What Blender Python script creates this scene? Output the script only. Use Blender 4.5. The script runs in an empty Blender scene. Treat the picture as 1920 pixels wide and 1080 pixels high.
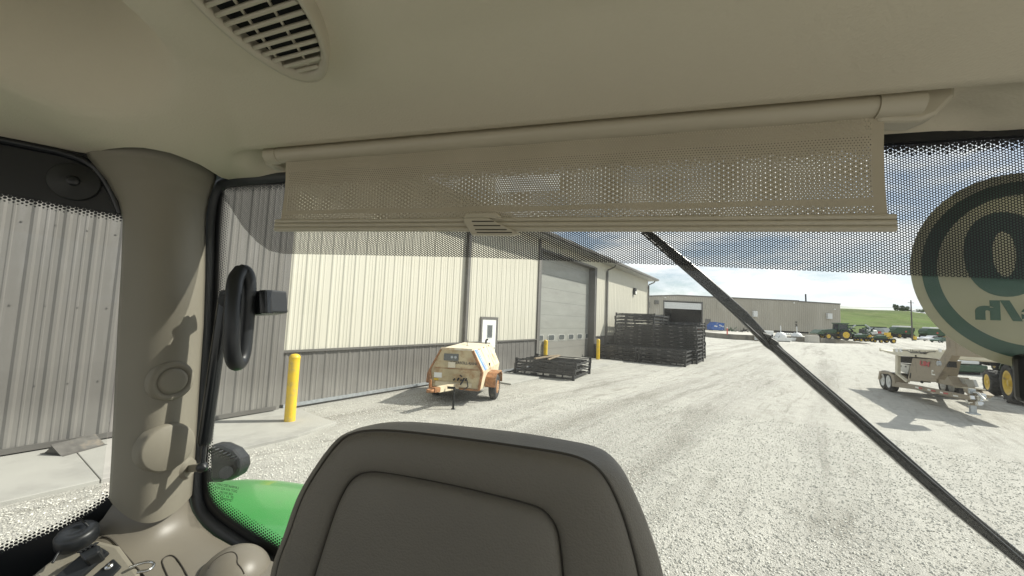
import bpy, bmesh, math, random
import numpy as np
from mathutils import Vector, Matrix
from mathutils.bvhtree import BVHTree
random.seed(7); rng = np.random.default_rng(7)
S = bpy.context.scene; COL = S.collection
R = math.radians
# ------------------------------------------------------------------ camera, world, sun, exposure
FPX, PITCH, ROLL, EYE = 721.0, R(4.4), R(2.3), 2.15
fwd = Vector((0, math.cos(PITCH), math.sin(PITCH))); rt = Vector((1, 0, 0)); up = rt.cross(fwd)
rt2 = rt*math.cos(ROLL)+up*math.sin(ROLL); up2 = -rt*math.sin(ROLL)+up*math.cos(ROLL)
EYEP = Vector((0, 0, EYE))
cam = bpy.data.cameras.new('camera'); cam.sensor_width = 36; cam.lens = FPX/1920*36; cam.clip_start = 0.01; cam.clip_end = 6000
camo = bpy.data.objects.new('camera', cam); COL.objects.link(camo); S.camera = camo
camo.matrix_world = Matrix(((rt2.x, up2.x, -fwd.x, 0), (rt2.y, up2.y, -fwd.y, 0), (rt2.z, up2.z, -fwd.z, EYE), (0, 0, 0, 1)))
SUN_AZ, SUN_EL = R(12), R(43)           # azimuth measured from +X towards +Y
sdir = Vector((math.cos(SUN_EL)*math.cos(SUN_AZ), math.cos(SUN_EL)*math.sin(SUN_AZ), math.sin(SUN_EL)))
W = bpy.data.worlds.new('World'); S.world = W; W.use_nodes = True
wn, wl = W.node_tree.nodes, W.node_tree.links; wn.clear()
def N(nodes, t, **kw):
    n = nodes.new(t)
    for k, v in kw.items():
        if k in n.inputs.keys() if isinstance(k, str) else False: n.inputs[k].default_value = v
        else: setattr(n, k, v)
    return n
sky = wn.new('ShaderNodeTexSky'); sky.sky_type = 'NISHITA'; sky.sun_disc = False
sky.sun_elevation = SUN_EL; sky.sun_rotation = math.pi/2-SUN_AZ; sky.air_density = 1.0; sky.dust_density = 0.9
tc = wn.new('ShaderNodeTexCoord'); sep = wn.new('ShaderNodeSeparateXYZ'); wl.new(tc.outputs['Generated'], sep.inputs[0])
zp = wn.new('ShaderNodeMath'); zp.operation = 'ADD'; zp.inputs[1].default_value = 0.10
zm = wn.new('ShaderNodeMath'); zm.operation = 'MAXIMUM'; zm.inputs[1].default_value = 0.0
wl.new(sep.outputs[2], zm.inputs[0]); wl.new(zm.outputs[0], zp.inputs[0])
dx = wn.new('ShaderNodeMath'); dx.operation = 'DIVIDE'; dy = wn.new('ShaderNodeMath'); dy.operation = 'DIVIDE'
wl.new(sep.outputs[0], dx.inputs[0]); wl.new(zp.outputs[0], dx.inputs[1]); wl.new(sep.outputs[1], dy.inputs[0]); wl.new(zp.outputs[0], dy.inputs[1])
cmb = wn.new('ShaderNodeCombineXYZ'); wl.new(dx.outputs[0], cmb.inputs[0]); wl.new(dy.outputs[0], cmb.inputs[1])
nz = wn.new('ShaderNodeTexNoise'); nz.inputs['Scale'].default_value = 1.5; nz.inputs['Detail'].default_value = 9; nz.inputs['Roughness'].default_value = 0.62; nz.inputs['Distortion'].default_value = 0.25
mpw = wn.new('ShaderNodeMapping'); mpw.inputs['Scale'].default_value = (3.2, 3.2, 11.0); mpw.inputs['Location'].default_value = (1.3, 0.4, 0.2); wl.new(tc.outputs['Generated'], mpw.inputs[0]); wl.new(mpw.outputs[0], nz.inputs['Vector'])
cr = wn.new('ShaderNodeValToRGB'); cr.color_ramp.elements[0].position = 0.42; cr.color_ramp.elements[1].position = 0.56
cr.color_ramp.elements[0].color = (0.22,)*3+(1,); cr.color_ramp.elements[1].color = (1, 1, 1, 1)
wl.new(nz.outputs[0], cr.inputs[0])
nz2 = wn.new('ShaderNodeTexNoise'); nz2.inputs['Scale'].default_value = 3.5; nz2.inputs['Detail'].default_value = 6
wl.new(mpw.outputs[0], nz2.inputs['Vector'])
ccr = wn.new('ShaderNodeValToRGB'); ccr.color_ramp.elements[0].color = (8.2, 8.7, 9.2, 1); ccr.color_ramp.elements[1].color = (10.2, 10.3, 10.3, 1)
ccr.color_ramp.elements[0].position = 0.35; ccr.color_ramp.elements[1].position = 0.62
wl.new(nz2.outputs[0], ccr.inputs[0])
mx = wn.new('ShaderNodeMixRGB'); wl.new(cr.outputs[0], mx.inputs[0]); wl.new(sky.outputs[0], mx.inputs[1]); wl.new(ccr.outputs[0], mx.inputs[2])
bg = wn.new('ShaderNodeBackground'); bg.inputs[1].default_value = 0.065
wo = wn.new('ShaderNodeOutputWorld'); wl.new(mx.outputs[0], bg.inputs[0]); wl.new(bg.outputs[0], wo.inputs[0])
sl = bpy.data.lights.new('sun', 'SUN'); sl.energy = 3.6; sl.angle = R(0.55); sl.color = (1.0, 0.95, 0.86)
so = bpy.data.objects.new('sun', sl); COL.objects.link(so); so.rotation_euler = (-sdir).to_track_quat('-Z', 'Y').to_euler(); so.location = (30, 10, 40)
S.view_settings.view_transform = 'Standard'; S.view_settings.look = 'None'; S.view_settings.gamma = 1; S.view_settings.use_curve_mapping = False
S.view_settings.exposure = 0.92
S.render.engine = 'CYCLES'; cy = S.cycles; cy.max_bounces = 14; cy.diffuse_bounces = 6; cy.glossy_bounces = 4; cy.transparent_max_bounces = 32; cy.transmission_bounces = 6
cy.use_denoising = True; cy.sample_clamp_indirect = 6; cy.caustics_reflective = False; cy.caustics_refractive = False

# ------------------------------------------------------------------ geometry helpers
def ray(x, y): return rt2*((x-960)/FPX)-up2*((y-540)/FPX)+fwd
def gnd(x, y, z=0.0):
    d = ray(x, y); return EYEP+d*((z-EYE)/d.z)
def dep(x, y, Y):
    d = ray(x, y); return EYEP+d*(Y/d.y)
def onpl(x, y, p, n):
    d = ray(x, y); return EYEP+d*((p-EYEP).dot(n)/d.dot(n))
def frame(o, rz): return Matrix.Translation(Vector(o)) @ Matrix.Rotation(rz, 4, 'Z')
CABR = R(-14.5); CABM = Matrix.Rotation(CABR, 4, 'Z'); CABI = CABM.inverted()
def cb(x, y, b):                          # cab frame: a right, b towards the rear glass, z up; point on plane b
    d = CABI @ ray(x, y); t = b/d.y; return Vector((d.x*t, b, EYE+d.z*t))
def cz(x, y, z):
    d = CABI @ ray(x, y); t = (z-EYE)/d.z; return Vector((d.x*t, d.y*t, z))
def cbray(x, y): return CABI @ ray(x, y)
WA = Vector((-6.762, 5.332, 0)); WD = Vector((0.558, 0.83, 0)).normalized(); WN = Vector((WD.y, -WD.x, 0))
WALLM = Matrix(((WD.x, -WN.x, 0, WA.x), (WD.y, -WN.y, 0, WA.y), (0, 0, 1, 0), (0, 0, 0, 1)))   # x along wall, -y outwards
WALLRZ = math.atan2(WD.y, WD.x)
G = {}                                    # world matrices
class MB:
    def __init__(s): s.v = []; s.f = []; s.sm = []; s.uv = None
    def add(s, vs, fs, smooth=False):
        o = len(s.v); s.v += [Vector(p) for p in vs]
        for f in fs: s.f.append([i+o for i in f]); s.sm.append(smooth)
        return s
    def box(s, c, d, M=None, taper=None):
        x, y, z = d[0]/2, d[1]/2, d[2]/2; t = taper or (1, 1)
        vs = [Vector((a*x*(t[0] if k > 0 else 1), b*y*(t[1] if k > 0 else 1), k*z)) for k in (-1, 1) for a, b in ((-1, -1), (1, -1), (1, 1), (-1, 1))]
        if M is not None: vs = [M @ v for v in vs]
        vs = [v+Vector(c) for v in vs]
        return s.add(vs, [(0, 3, 2, 1), (4, 5, 6, 7), (0, 1, 5, 4), (1, 2, 6, 5), (2, 3, 7, 6), (3, 0, 4, 7)])
    def span(s, lo, hi):
        return s.box([(a+b)/2 for a, b in zip(lo, hi)], [abs(b-a) for a, b in zip(lo, hi)])
    def beam(s, p, q, w, h, upv=(0, 0, 1)):
        p, q = Vector(p), Vector(q); d = q-p; L = d.length
        if L < 1e-6: return s
        d.normalize(); u = Vector(upv)
        if abs(d.dot(u)) > 0.98: u = Vector((1, 0, 0))
        r = d.cross(u).normalized(); u = r.cross(d)
        vs = [P+r*(a*w/2)+u*(b*h/2) for P in (p, q) for a, b in ((-1, -1), (1, -1), (1, 1), (-1, 1))]
        return s.add(vs, [(0, 1, 2, 3), (7, 6, 5, 4), (0, 4, 5, 1), (1, 5, 6, 2), (2, 6, 7, 3), (3, 7, 4, 0)])
    def tube(s, pts, r, n=10, caps=True):
        pts = [Vector(p) for p in pts]; rs = r if isinstance(r, (list, tuple)) else [r]*len(pts); rings = []; pu = None
        for i, p in enumerate(pts):
            d = (pts[min(i+1, len(pts)-1)]-pts[max(i-1, 0)]).normalized()
            u = pu if pu is not None else (Vector((0, 0, 1)) if abs(d.z) < 0.9 else Vector((1, 0, 0)))
            a = d.cross(u).normalized(); u = a.cross(d); pu = u
            rings.append([p+a*(rs[i]*math.cos(2*math.pi*k/n))+u*(rs[i]*math.sin(2*math.pi*k/n)) for k in range(n)])
        return s.loft(rings, True, caps, True)
    def loft(s, rings, closed=True, caps=False, smooth=True):
        n = len(rings[0]); vs = [p for r in rings for p in r]; fs = []
        for i in range(len(rings)-1):
            for k in range(n if closed else n-1):
                k2 = (k+1) % n; fs.append((i*n+k, i*n+k2, (i+1)*n+k2, (i+1)*n+k))
        s.add(vs, fs, smooth)
        if caps:
            s.add(rings[0], [tuple(reversed(range(n)))]); s.add(rings[-1], [tuple(range(n))])
        return s
    def cyl(s, p, q, r, r2=None, n=16, caps=True):
        return s.tube([p, q], [r, r if r2 is None else r2], n, caps)
    def lathe(s, prof, c, axis, n=20, caps=True):
        c, ax = Vector(c), Vector(axis).normalized(); u = Vector((0, 0, 1)) if abs(ax.z) < 0.9 else Vector((1, 0, 0))
        a = ax.cross(u).normalized(); u = a.cross(ax)
        rings = [[c+ax*h+a*(r*math.cos(2*math.pi*k/n))+u*(r*math.sin(2*math.pi*k/n)) for k in range(n)] for r, h in prof]
        return s.loft(rings, True, caps, True)
    def prism(s, poly, off):
        n = len(poly); a = [Vector(p) for p in poly]; o = Vector(off); vs = a+[p+o for p in a]
        fs = [tuple(range(n)), tuple(reversed(range(n, 2*n)))]+[(i, i+n, (i+1) % n+n, (i+1) % n) for i in range(n)]
        return s.add(vs, fs)
    def build(s, name, m, parent=None, fr=None, origin=None, bevel=0, seg=2, fixn=True, fade=None):
        F = fr or Matrix.Identity(4)
        w = [F @ v for v in s.v]
        me = bpy.data.meshes.new(name); o = bpy.data.objects.new(name, me); COL.objects.link(o)
        if parent is not None:
            PM = G[parent]; o.parent = parent; G[o] = PM; I = PM.inverted()
        else:
            if origin is None:
                mn = [min(v[i] for v in w) for i in range(3)]; mxx = [max(v[i] for v in w) for i in range(3)]
                origin = ((mn[0]+mxx[0])/2, (mn[1]+mxx[1])/2, mn[2])
            M = Matrix.Translation(Vector(origin)); o.location = origin; G[o] = M; I = M.inverted()
        me.from_pydata([tuple(I @ v) for v in w], [], s.f); me.update()
        me.polygons.foreach_set('use_smooth', s.sm)
        if s.uv is not None:
            l = me.uv_layers.new(name='UVMap'); vi = np.zeros(len(me.loops), dtype=np.int32); me.loops.foreach_get('vertex_index', vi)
            l.data.foreach_set('uv', np.array(s.uv, dtype=np.float32)[vi].ravel())
        if fade is not None:
            at = me.attributes.new('fade', 'FLOAT', 'POINT'); at.data.foreach_set('value', list(fade))
        if fixn:
            b = bmesh.new(); b.from_mesh(me); bmesh.ops.recalc_face_normals(b, faces=b.faces); b.to_mesh(me); b.free()
        if m is not None: me.materials.append(m)
        if bevel:
            md = o.modifiers.new('bevel', 'BEVEL'); md.width = bevel; md.segments = seg; md.limit_method = 'ANGLE'; md.angle_limit = R(40); md.harden_normals = False
        return o
def tag(o, label=None, cat=None, group=None, kind=None):
    if label: o['label'] = label
    if cat: o['category'] = cat
    if group: o['group'] = group
    if kind: o['kind'] = kind
    return o
def thing(name, label, cat, loc=(0, 0, 0), rz=0.0, group=None):
    o = bpy.data.objects.new(name, None); COL.objects.link(o); o.location = loc; o.rotation_euler = (0, 0, rz); o.empty_display_size = 0.1
    G[o] = frame(loc, rz); return tag(o, label, cat, group)
def copy_tree(o, loc=None, rz=None, label=None, group=None, parent=None):
    c = o.copy(); COL.objects.link(c)
    if parent is not None: c.parent = parent
    if loc is not None: c.location = loc
    if rz is not None: c.rotation_euler = (0, 0, rz)
    if label: c['label'] = label
    if group: c['group'] = group
    for ch in [x for x in o.children]: copy_tree(ch, parent=c)
    return c
def resample(pts, n, closed=False):
    P = [Vector(p) for p in pts]
    if closed: P = P+[P[0]]
    L = [0]
    for i in range(1, len(P)): L.append(L[-1]+(P[i]-P[i-1]).length)
    out = []; m = n if closed else n-1
    for k in range(n):
        t = L[-1]*k/m; i = 1
        while i < len(L)-1 and L[i] < t: i += 1
        f = (t-L[i-1])/max(1e-9, L[i]-L[i-1]); out.append(P[i-1].lerp(P[i], f))
    return out
def smooth_line(pts, it=2):               # Chaikin corner cutting, open line
    P = [Vector(p) for p in pts]
    for _ in range(it):
        Q = [P[0]]
        for a, b in zip(P, P[1:]): Q += [a.lerp(b, 0.25), a.lerp(b, 0.75)]
        P = Q+[P[-1]]
    return P
def crom(pts, k=6):                        # interpolating Catmull-Rom line
    P = [Vector(p) for p in pts]; out = []
    for i in range(len(P)-1):
        a, b, c, d = P[max(0, i-1)], P[i], P[i+1], P[min(len(P)-1, i+2)]
        for j in range(k):
            t = j/k; out.append(0.5*((2*b)+(c-a)*t+(2*a-5*b+4*c-d)*t*t+(3*b-a-3*c+d)*t**3))
    return out+[P[-1]]
def sst(e0, e1, x):
    t = min(1, max(0, (x-e0)/(e1-e0))); return t*t*(3-2*t)
def lettering(txt, size, M, m, parent, name='lettering', mirror=False, bold=0.0, shear=0.0, depth=0.0, space=1.0):
    c = bpy.data.curves.new('txt', 'FONT'); c.body = txt; c.size = size; c.align_x = 'CENTER'; c.align_y = 'CENTER'; c.offset = bold; c.shear = shear; c.extrude = depth; c.space_character = space
    o = bpy.data.objects.new('txt', c); COL.objects.link(o)
    dg = bpy.context.evaluated_depsgraph_get(); me = bpy.data.meshes.new_from_object(o.evaluated_get(dg)); bpy.data.objects.remove(o)
    if mirror: me.transform(Matrix.Scale(-1, 4, (1, 0, 0)))
    I = (G[parent].inverted() if parent is not None else Matrix.Identity(4))
    me.transform(I @ M); me.name = name; me.materials.clear(); me.materials.append(m)
    t = bpy.data.objects.new(name, me); COL.objects.link(t)
    if parent is not None: t.parent = parent; G[t] = G[parent]
    return t

# ------------------------------------------------------------------ materials
def mat(name, col, rough=0.5, metal=0.0, var=0.12, vs=4.0, bump=0.0, bs=60.0, grime=None, gs=2.0, gamt=0.5, spec=None, coords='Object', coat=0, streak=None):
    m = bpy.data.materials.new(name); m.use_nodes = True; n, l = m.node_tree.nodes, m.node_tree.links
    p = n['Principled BSDF']; p.inputs['Roughness'].default_value = rough; p.inputs['Metallic'].default_value = metal
    if spec is not None: p.inputs['Specular IOR Level'].default_value = spec
    if coat: p.inputs['Coat Weight'].default_value = coat
    t = n.new('ShaderNodeTexCoord'); src = t.outputs[coords]
    if streak:
        mp = n.new('ShaderNodeMapping'); mp.inputs['Scale'].default_value = streak; l.new(src, mp.inputs[0]); gsrc = mp.outputs[0]
    else: gsrc = src
    a = n.new('ShaderNodeTexNoise'); a.inputs['Scale'].default_value = vs; a.inputs['Detail'].default_value = 5; l.new(gsrc, a.inputs['Vector'])
    r = n.new('ShaderNodeValToRGB'); r.color_ramp.elements[0].position = 0.3; r.color_ramp.elements[1].position = 0.7
    r.color_ramp.elements[0].color = tuple(c*(1-var) for c in col)+(1,); r.color_ramp.elements[1].color = tuple(min(1, c*(1+var)) for c in col)+(1,)
    l.new(a.outputs[0], r.inputs[0]); out = r.outputs[0]
    if grime:
        g = n.new('ShaderNodeTexNoise'); g.inputs['Scale'].default_value = gs; g.inputs['Detail'].default_value = 8; g.inputs['Roughness'].default_value = 0.65; l.new(gsrc, g.inputs['Vector'])
        gr = n.new('ShaderNodeValToRGB'); gr.color_ramp.elements[0].position = 0.62-gamt*0.3; gr.color_ramp.elements[1].position = 0.72-gamt*0.1
        l.new(g.outputs[0], gr.inputs[0]); mxx = n.new('ShaderNodeMixRGB'); l.new(gr.outputs[0], mxx.inputs[0]); l.new(out, mxx.inputs[1]); mxx.inputs[2].default_value = tuple(grime)+(1,); out = mxx.outputs[0]
    l.new(out, p.inputs['Base Color'])
    if bump:
        b = n.new('ShaderNodeTexNoise'); b.inputs['Scale'].default_value = bs; b.inputs['Detail'].default_value = 3; l.new(src, b.inputs['Vector'])
        bp = n.new('ShaderNodeBump'); bp.inputs['Strength'].default_value = bump; bp.inputs['Distance'].default_value = 0.02; l.new(b.outputs[0], bp.inputs['Height']); l.new(bp.outputs[0], p.inputs['Normal'])
    return m
def math_n(n, l, op, a, b=None):
    k = n.new('ShaderNodeMath'); k.operation = op
    for i, q in enumerate((a, b)):
        if q is None: continue
        if isinstance(q, (int, float)): k.inputs[i].default_value = q
        else: l.new(q, k.inputs[i])
    return k.outputs[0]
def dots(n, l, uvout, pitch, cols=True):             # distance to the nearest point of a hexagonal lattice, in units of the pitch
    sx = n.new('ShaderNodeSeparateXYZ'); l.new(uvout, sx.inputs[0])
    ia, ib = (1, 0) if cols else (0, 1)
    x = math_n(n, l, 'DIVIDE', sx.outputs[ia], pitch); y = math_n(n, l, 'DIVIDE', sx.outputs[ib], pitch*1.732)
    def lat(ox, oy):
        fx = math_n(n, l, 'SUBTRACT', math_n(n, l, 'FRACT', math_n(n, l, 'ADD', x, ox+100)), 0.5)
        fy = math_n(n, l, 'MULTIPLY', math_n(n, l, 'SUBTRACT', math_n(n, l, 'FRACT', math_n(n, l, 'ADD', y, oy+100)), 0.5), 1.732)
        return math_n(n, l, 'SQRT', math_n(n, l, 'ADD', math_n(n, l, 'MULTIPLY', fx, fx), math_n(n, l, 'MULTIPLY', fy, fy)))
    return math_n(n, l, 'MINIMUM', lat(0, 0), lat(0.5, 0.5))
def perforated(name, col, pitch, rad, rough=0.6, invert=False, fade=False, cols=True):
    m = mat(name, col, rough, var=0.06, vs=8); n, l = m.node_tree.nodes, m.node_tree.links; p = n['Principled BSDF']; o = n['Material Output']
    uv = n.new('ShaderNodeUVMap'); d = dots(n, l, uv.outputs[0], pitch, cols); rr = rad
    if fade:
        at = n.new('ShaderNodeAttribute'); at.attribute_name = 'fade'; rr = math_n(n, l, 'MULTIPLY', at.outputs['Fac'], rad)
    hole = math_n(n, l, 'GREATER_THAN' if invert else 'LESS_THAN', d, rr)
    t = n.new('ShaderNodeBsdfTransparent'); mxs = n.new('ShaderNodeMixShader'); l.new(hole, mxs.inputs[0]); l.new(p.outputs[0], mxs.inputs[1]); l.new(t.outputs[0], mxs.inputs[2]); l.new(mxs.outputs[0], o.inputs[0])
    return m
def glass(name, tint=(0.955, 0.967, 0.96), refl=1.0):
    m = bpy.data.materials.new(name); m.use_nodes = True; n, l = m.node_tree.nodes, m.node_tree.links; n.remove(n['Principled BSDF']); o = n['Material Output']
    t = n.new('ShaderNodeBsdfTransparent'); t.inputs[0].default_value = tuple(tint)+(1,); g = n.new('ShaderNodeBsdfGlossy'); g.inputs['Roughness'].default_value = 0.01
    f = n.new('ShaderNodeLayerWeight'); k = math_n(n, l, 'MULTIPLY', math_n(n, l, 'ADD', math_n(n, l, 'MULTIPLY', math_n(n, l, 'POWER', f.outputs['Facing'], 5.0), 0.6), 0.012), refl)
    mxs = n.new('ShaderNodeMixShader'); l.new(k, mxs.inputs[0]); l.new(t.outputs[0], mxs.inputs[1]); l.new(g.outputs[0], mxs.inputs[2]); tcg = n.new('ShaderNodeTexCoord'); ng = n.new('ShaderNodeTexNoise'); ng.inputs['Scale'].default_value = 5; ng.inputs['Detail'].default_value = 7; ng.inputs['Roughness'].default_value = 0.65; l.new(tcg.outputs['Object'], ng.inputs['Vector'])
    rg0 = n.new('ShaderNodeValToRGB'); rg0.color_ramp.elements[0].position = 0.40; rg0.color_ramp.elements[1].position = 0.75; rg0.color_ramp.elements[0].color = (0.004,)*3+(1,); rg0.color_ramp.elements[1].color = (0.032,)*3+(1,); l.new(ng.outputs[0], rg0.inputs[0])
    df = n.new('ShaderNodeBsdfTranslucent'); df.inputs[0].default_value = (0.75, 0.74, 0.70, 1); md_ = n.new('ShaderNodeMixShader'); l.new(rg0.outputs[0], md_.inputs[0]); l.new(mxs.outputs[0], md_.inputs[1]); l.new(df.outputs[0], md_.inputs[2]); l.new(md_.outputs[0], o.inputs[0])
    return m
M = {}
M['headliner'] = mat('headliner_fabric', (0.64, 0.59, 0.47), 0.9, var=0.03, vs=3, spec=0.15)
n_, l_ = M['headliner'].node_tree.nodes, M['headliner'].node_tree.links        # woven relief
t_ = n_.new('ShaderNodeTexCoord')
nzh = n_.new('ShaderNodeTexNoise'); nzh.inputs['Scale'].default_value = 260; nzh.inputs['Detail'].default_value = 4; l_.new(t_.outputs['Object'], nzh.inputs['Vector']); hh = nzh.outputs[0]; b_ = n_.new('ShaderNodeBump'); b_.inputs['Strength'].default_value = 0.35; b_.inputs['Distance'].default_value = 0.002; l_.new(hh, b_.inputs['Height']); l_.new(b_.outputs[0], n_['Principled BSDF'].inputs['Normal'])
M['trim'] = mat('cab_trim_plastic', (0.235, 0.217, 0.172), 0.55, var=0.03, bump=0.06, bs=900, spec=0.3)
M['trim2'] = mat('console_plastic', (0.185, 0.168, 0.135), 0.38, var=0.03, bump=0.05, bs=900, spec=0.35)
M['shade_hem'] = mat('shade_hem_fabric', (0.42, 0.375, 0.285), 0.7, var=0.03)
M['trim_hi'] = mat('shade_plastic', (0.47, 0.43, 0.335), 0.38, var=0.03)
M['seal'] = mat('rubber_seal', (0.042, 0.046, 0.050), 0.5, var=0.2)
M['black'] = mat('black_plastic', (0.014, 0.016, 0.018), 0.42, var=0.2, vs=20)
M['blackgloss'] = mat('black_paint', (0.010, 0.012, 0.013), 0.25, var=0.2)
M['blackmatte'] = mat('black_steel_rack', (0.022, 0.023, 0.024), 0.5, var=0.35, vs=6, grime=(0.10, 0.09, 0.08), gs=5, gamt=0.2)
M['seat'] = mat('seat_vinyl', (0.160, 0.147, 0.121), 0.5, var=0.06, bump=0.20, bs=380, spec=0.35)
M['seam'] = mat('seat_seam_thread', (0.05, 0.044, 0.034), 0.8)
M['glass'] = glass('cab_glass'); M['sideglass'] = glass('side_glass', (0.95, 0.96, 0.955))
M['frit_solid'] = mat('frit_print', (0.008, 0.009, 0.011), 0.35, var=0.1)
M['frit_band'] = perforated('frit_dot_band', (0.008, 0.009, 0.012), 0.0044, 0.345)
M['frit_edge'] = perforated('frit_dot_fade', (0.008, 0.009, 0.012), 0.0068, 0.62, invert=True, fade=True)
M['shade'] = perforated('shade_fabric', (0.43, 0.385, 0.295), 0.0047, 0.165, cols=False, rough=0.7)
# shade cloth lets a little light through
n_, l_ = M['shade'].node_tree.nodes, M['shade'].node_tree.links
M['chrome'] = mat('bright_metal', (0.6, 0.6, 0.58), 0.25, 1.0)
M['sign'] = mat('decal_film', (0.62, 0.60, 0.48), 0.6, var=0.05)
n_, l_ = M['sign'].node_tree.nodes, M['sign'].node_tree.links; p_ = n_['Principled BSDF']; tr_ = n_.new('ShaderNodeBsdfTranslucent'); tr_.inputs[0].default_value = (0.55, 0.54, 0.42, 1)
ms_ = n_.new('ShaderNodeMixShader'); ms_.inputs[0].default_value = 0.5; l_.new(p_.outputs[0], ms_.inputs[1]); l_.new(tr_.outputs[0], ms_.inputs[2]); l_.new(ms_.outputs[0], n_['Material Output'].inputs[0])
M['signgreen'] = mat('decal_green_ink', (0.048, 0.110, 0.078), 0.5, var=0.2, vs=9)
M['green'] = mat('tractor_green_paint', (0.028, 0.25, 0.042), 0.33, var=0.06, coat=0.3, vs=3, grime=(0.07, 0.21, 0.07), gs=2.2, gamt=0.35)
M['greenfar'] = mat('machine_green_paint', (0.016, 0.058, 0.024), 0.4, var=0.2, grime=(0.09, 0.1, 0.07), gs=3, gamt=0.2)
M['yellow'] = mat('machine_yellow_paint', (0.62, 0.42, 0.04), 0.45, var=0.15, vs=8, grime=(0.25, 0.19, 0.09), gs=6, gamt=0.25)
M['bollard'] = mat('bollard_yellow_sleeve', (0.72, 0.48, 0.02), 0.45, var=0.08, vs=6, grime=(0.48, 0.36, 0.10), gs=5, gamt=0.4)
M['tyre'] = mat('tyre_rubber', (0.022, 0.022, 0.022), 0.8, var=0.3, vs=8, grime=(0.10, 0.095, 0.08), gs=6, gamt=0.3)
M['cream'] = mat('cream_steel_cladding', (0.525, 0.505, 0.420), 0.6, var=0.035, vs=0.8, streak=(2, 2, 0.25), grime=(0.50, 0.485, 0.40), gs=1.4, gamt=0.3)
M['clay'] = mat('grey_steel_cladding', (0.138, 0.131, 0.118), 0.62, var=0.06, vs=0.9, streak=(2, 2, 0.25), grime=(0.165, 0.158, 0.147), gs=2.2, gamt=0.3)
n_, l_ = M['clay'].node_tree.nodes, M['clay'].node_tree.links; p_ = n_['Principled BSDF']; src_ = p_.inputs['Base Color'].links[0].from_socket
tc_ = n_.new('ShaderNodeTexCoord'); sx_ = n_.new('ShaderNodeSeparateXYZ'); l_.new(tc_.outputs['Object'], sx_.inputs[0]); ns_ = n_.new('ShaderNodeTexNoise'); ns_.inputs['Scale'].default_value = 2.5; ns_.inputs['Detail'].default_value = 7; l_.new(tc_.outputs['Object'], ns_.inputs['Vector'])
fz_ = math_n(n_, l_, 'MULTIPLY', math_n(n_, l_, 'SUBTRACT', 0.75, sx_.outputs[2]), math_n(n_, l_, 'MULTIPLY', ns_.outputs[0], 1.1)); fz_ = math_n(n_, l_, 'MINIMUM', math_n(n_, l_, 'MAXIMUM', fz_, 0.0), 0.55)
mm_ = n_.new('ShaderNodeMixRGB'); l_.new(fz_, mm_.inputs[0]); l_.new(src_, mm_.inputs[1]); mm_.inputs[2].default_value = (0.34, 0.33, 0.30, 1); l_.new(mm_.outputs[0], p_.inputs['Base Color'])
M['claydark'] = mat('dark_steel_trim', (0.115, 0.11, 0.10), 0.5, var=0.08)
M['ohdoor'] = mat('grey_overhead_door', (0.245, 0.25, 0.225), 0.55, var=0.07, vs=1.5, streak=(0.5, 1, 2.5), grime=(0.215, 0.215, 0.195), gs=2, gamt=0.3, bump=0.12, bs=25)
M['ohlow'] = mat('grey_overhead_door_lower', (0.20, 0.196, 0.175), 0.55, var=0.05, vs=1.5, bump=0.1, bs=25)
M['white'] = mat('white_paint', (0.74, 0.74, 0.70), 0.45, var=0.05)
M['whitefar'] = mat('white_poly_tank', (0.62, 0.63, 0.62), 0.5, var=0.06)
M['pane'] = mat('dark_window_pane', (0.03, 0.035, 0.04), 0.08, var=0.1)
M['paneg'] = mat('grey_door_pane', (0.10, 0.11, 0.11), 0.2, var=0.1)
M['galv'] = mat('galvanised_steel', (0.40, 0.43, 0.45), 0.4, 0.5, var=0.15, vs=12)
M['soffit'] = mat('eave_soffit_steel', (0.40, 0.40, 0.37), 0.5, var=0.05)
M['roof'] = mat('roof_steel', (0.35, 0.34, 0.32), 0.45, 0.2, var=0.05)
M['tanfar'] = mat('tan_steel_siding', (0.35, 0.325, 0.27), 0.6, var=0.07, vs=0.25, grime=(0.40, 0.375, 0.32), gs=0.4, gamt=0.25, streak=(1, 1, 0.2))
M['wornsteel'] = mat('worn_steel_plate', (0.10, 0.095, 0.085), 0.6, var=0.3, vs=9, grime=(0.20, 0.17, 0.13), gs=7, gamt=0.3)
M['lit_sliver'] = mat('lit_sliver_plate', (0.16, 0.155, 0.145), 0.5, var=0.4, vs=5)  # lighter grey stands in for light caught on the rack steel
M['dark'] = mat('dark_interior', (0.012, 0.013, 0.014), 0.9)
M['blue'] = mat('blue_dumpster_paint', (0.03, 0.10, 0.33), 0.5, var=0.2, vs=3, grime=(0.35, 0.38, 0.42), gs=1.3, gamt=0.12)
M['red'] = mat('red_post_paint', (0.50, 0.06, 0.05), 0.5, var=0.1)
M['tan'] = mat('tan_trailer_paint', (0.255, 0.212, 0.150), 0.45, var=0.08, vs=3, grime=(0.16, 0.13, 0.095), gs=3, gamt=0.3)
M['tanlite'] = mat('cream_tarp_top', (0.62, 0.58, 0.46), 0.5, var=0.06, vs=5)
M['rust'] = mat('rusty_cream_paint', (0.62, 0.54, 0.38), 0.6, var=0.10, vs=5, grime=(0.30, 0.13, 0.045), gs=3.4, gamt=0.28)
M['rustfront'] = mat('grimy_cream_front', (0.50, 0.415, 0.255), 0.6, var=0.2, vs=3, grime=(0.30, 0.16, 0.06), gs=2.6, gamt=0.42)
M['rust2'] = mat('heavily_rusted_paint', (0.29, 0.135, 0.055), 0.75, var=0.4, vs=9, grime=(0.50, 0.38, 0.23), gs=4, gamt=0.22)
M['rusttop'] = mat('weathered_cream_roof', (0.64, 0.58, 0.45), 0.6, var=0.08, vs=4, grime=(0.42, 0.25, 0.10), gs=3, gamt=0.2)
M['bluestripe'] = mat('blue_stripe_print', (0.10, 0.25, 0.55), 0.5, var=0.2)
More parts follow.
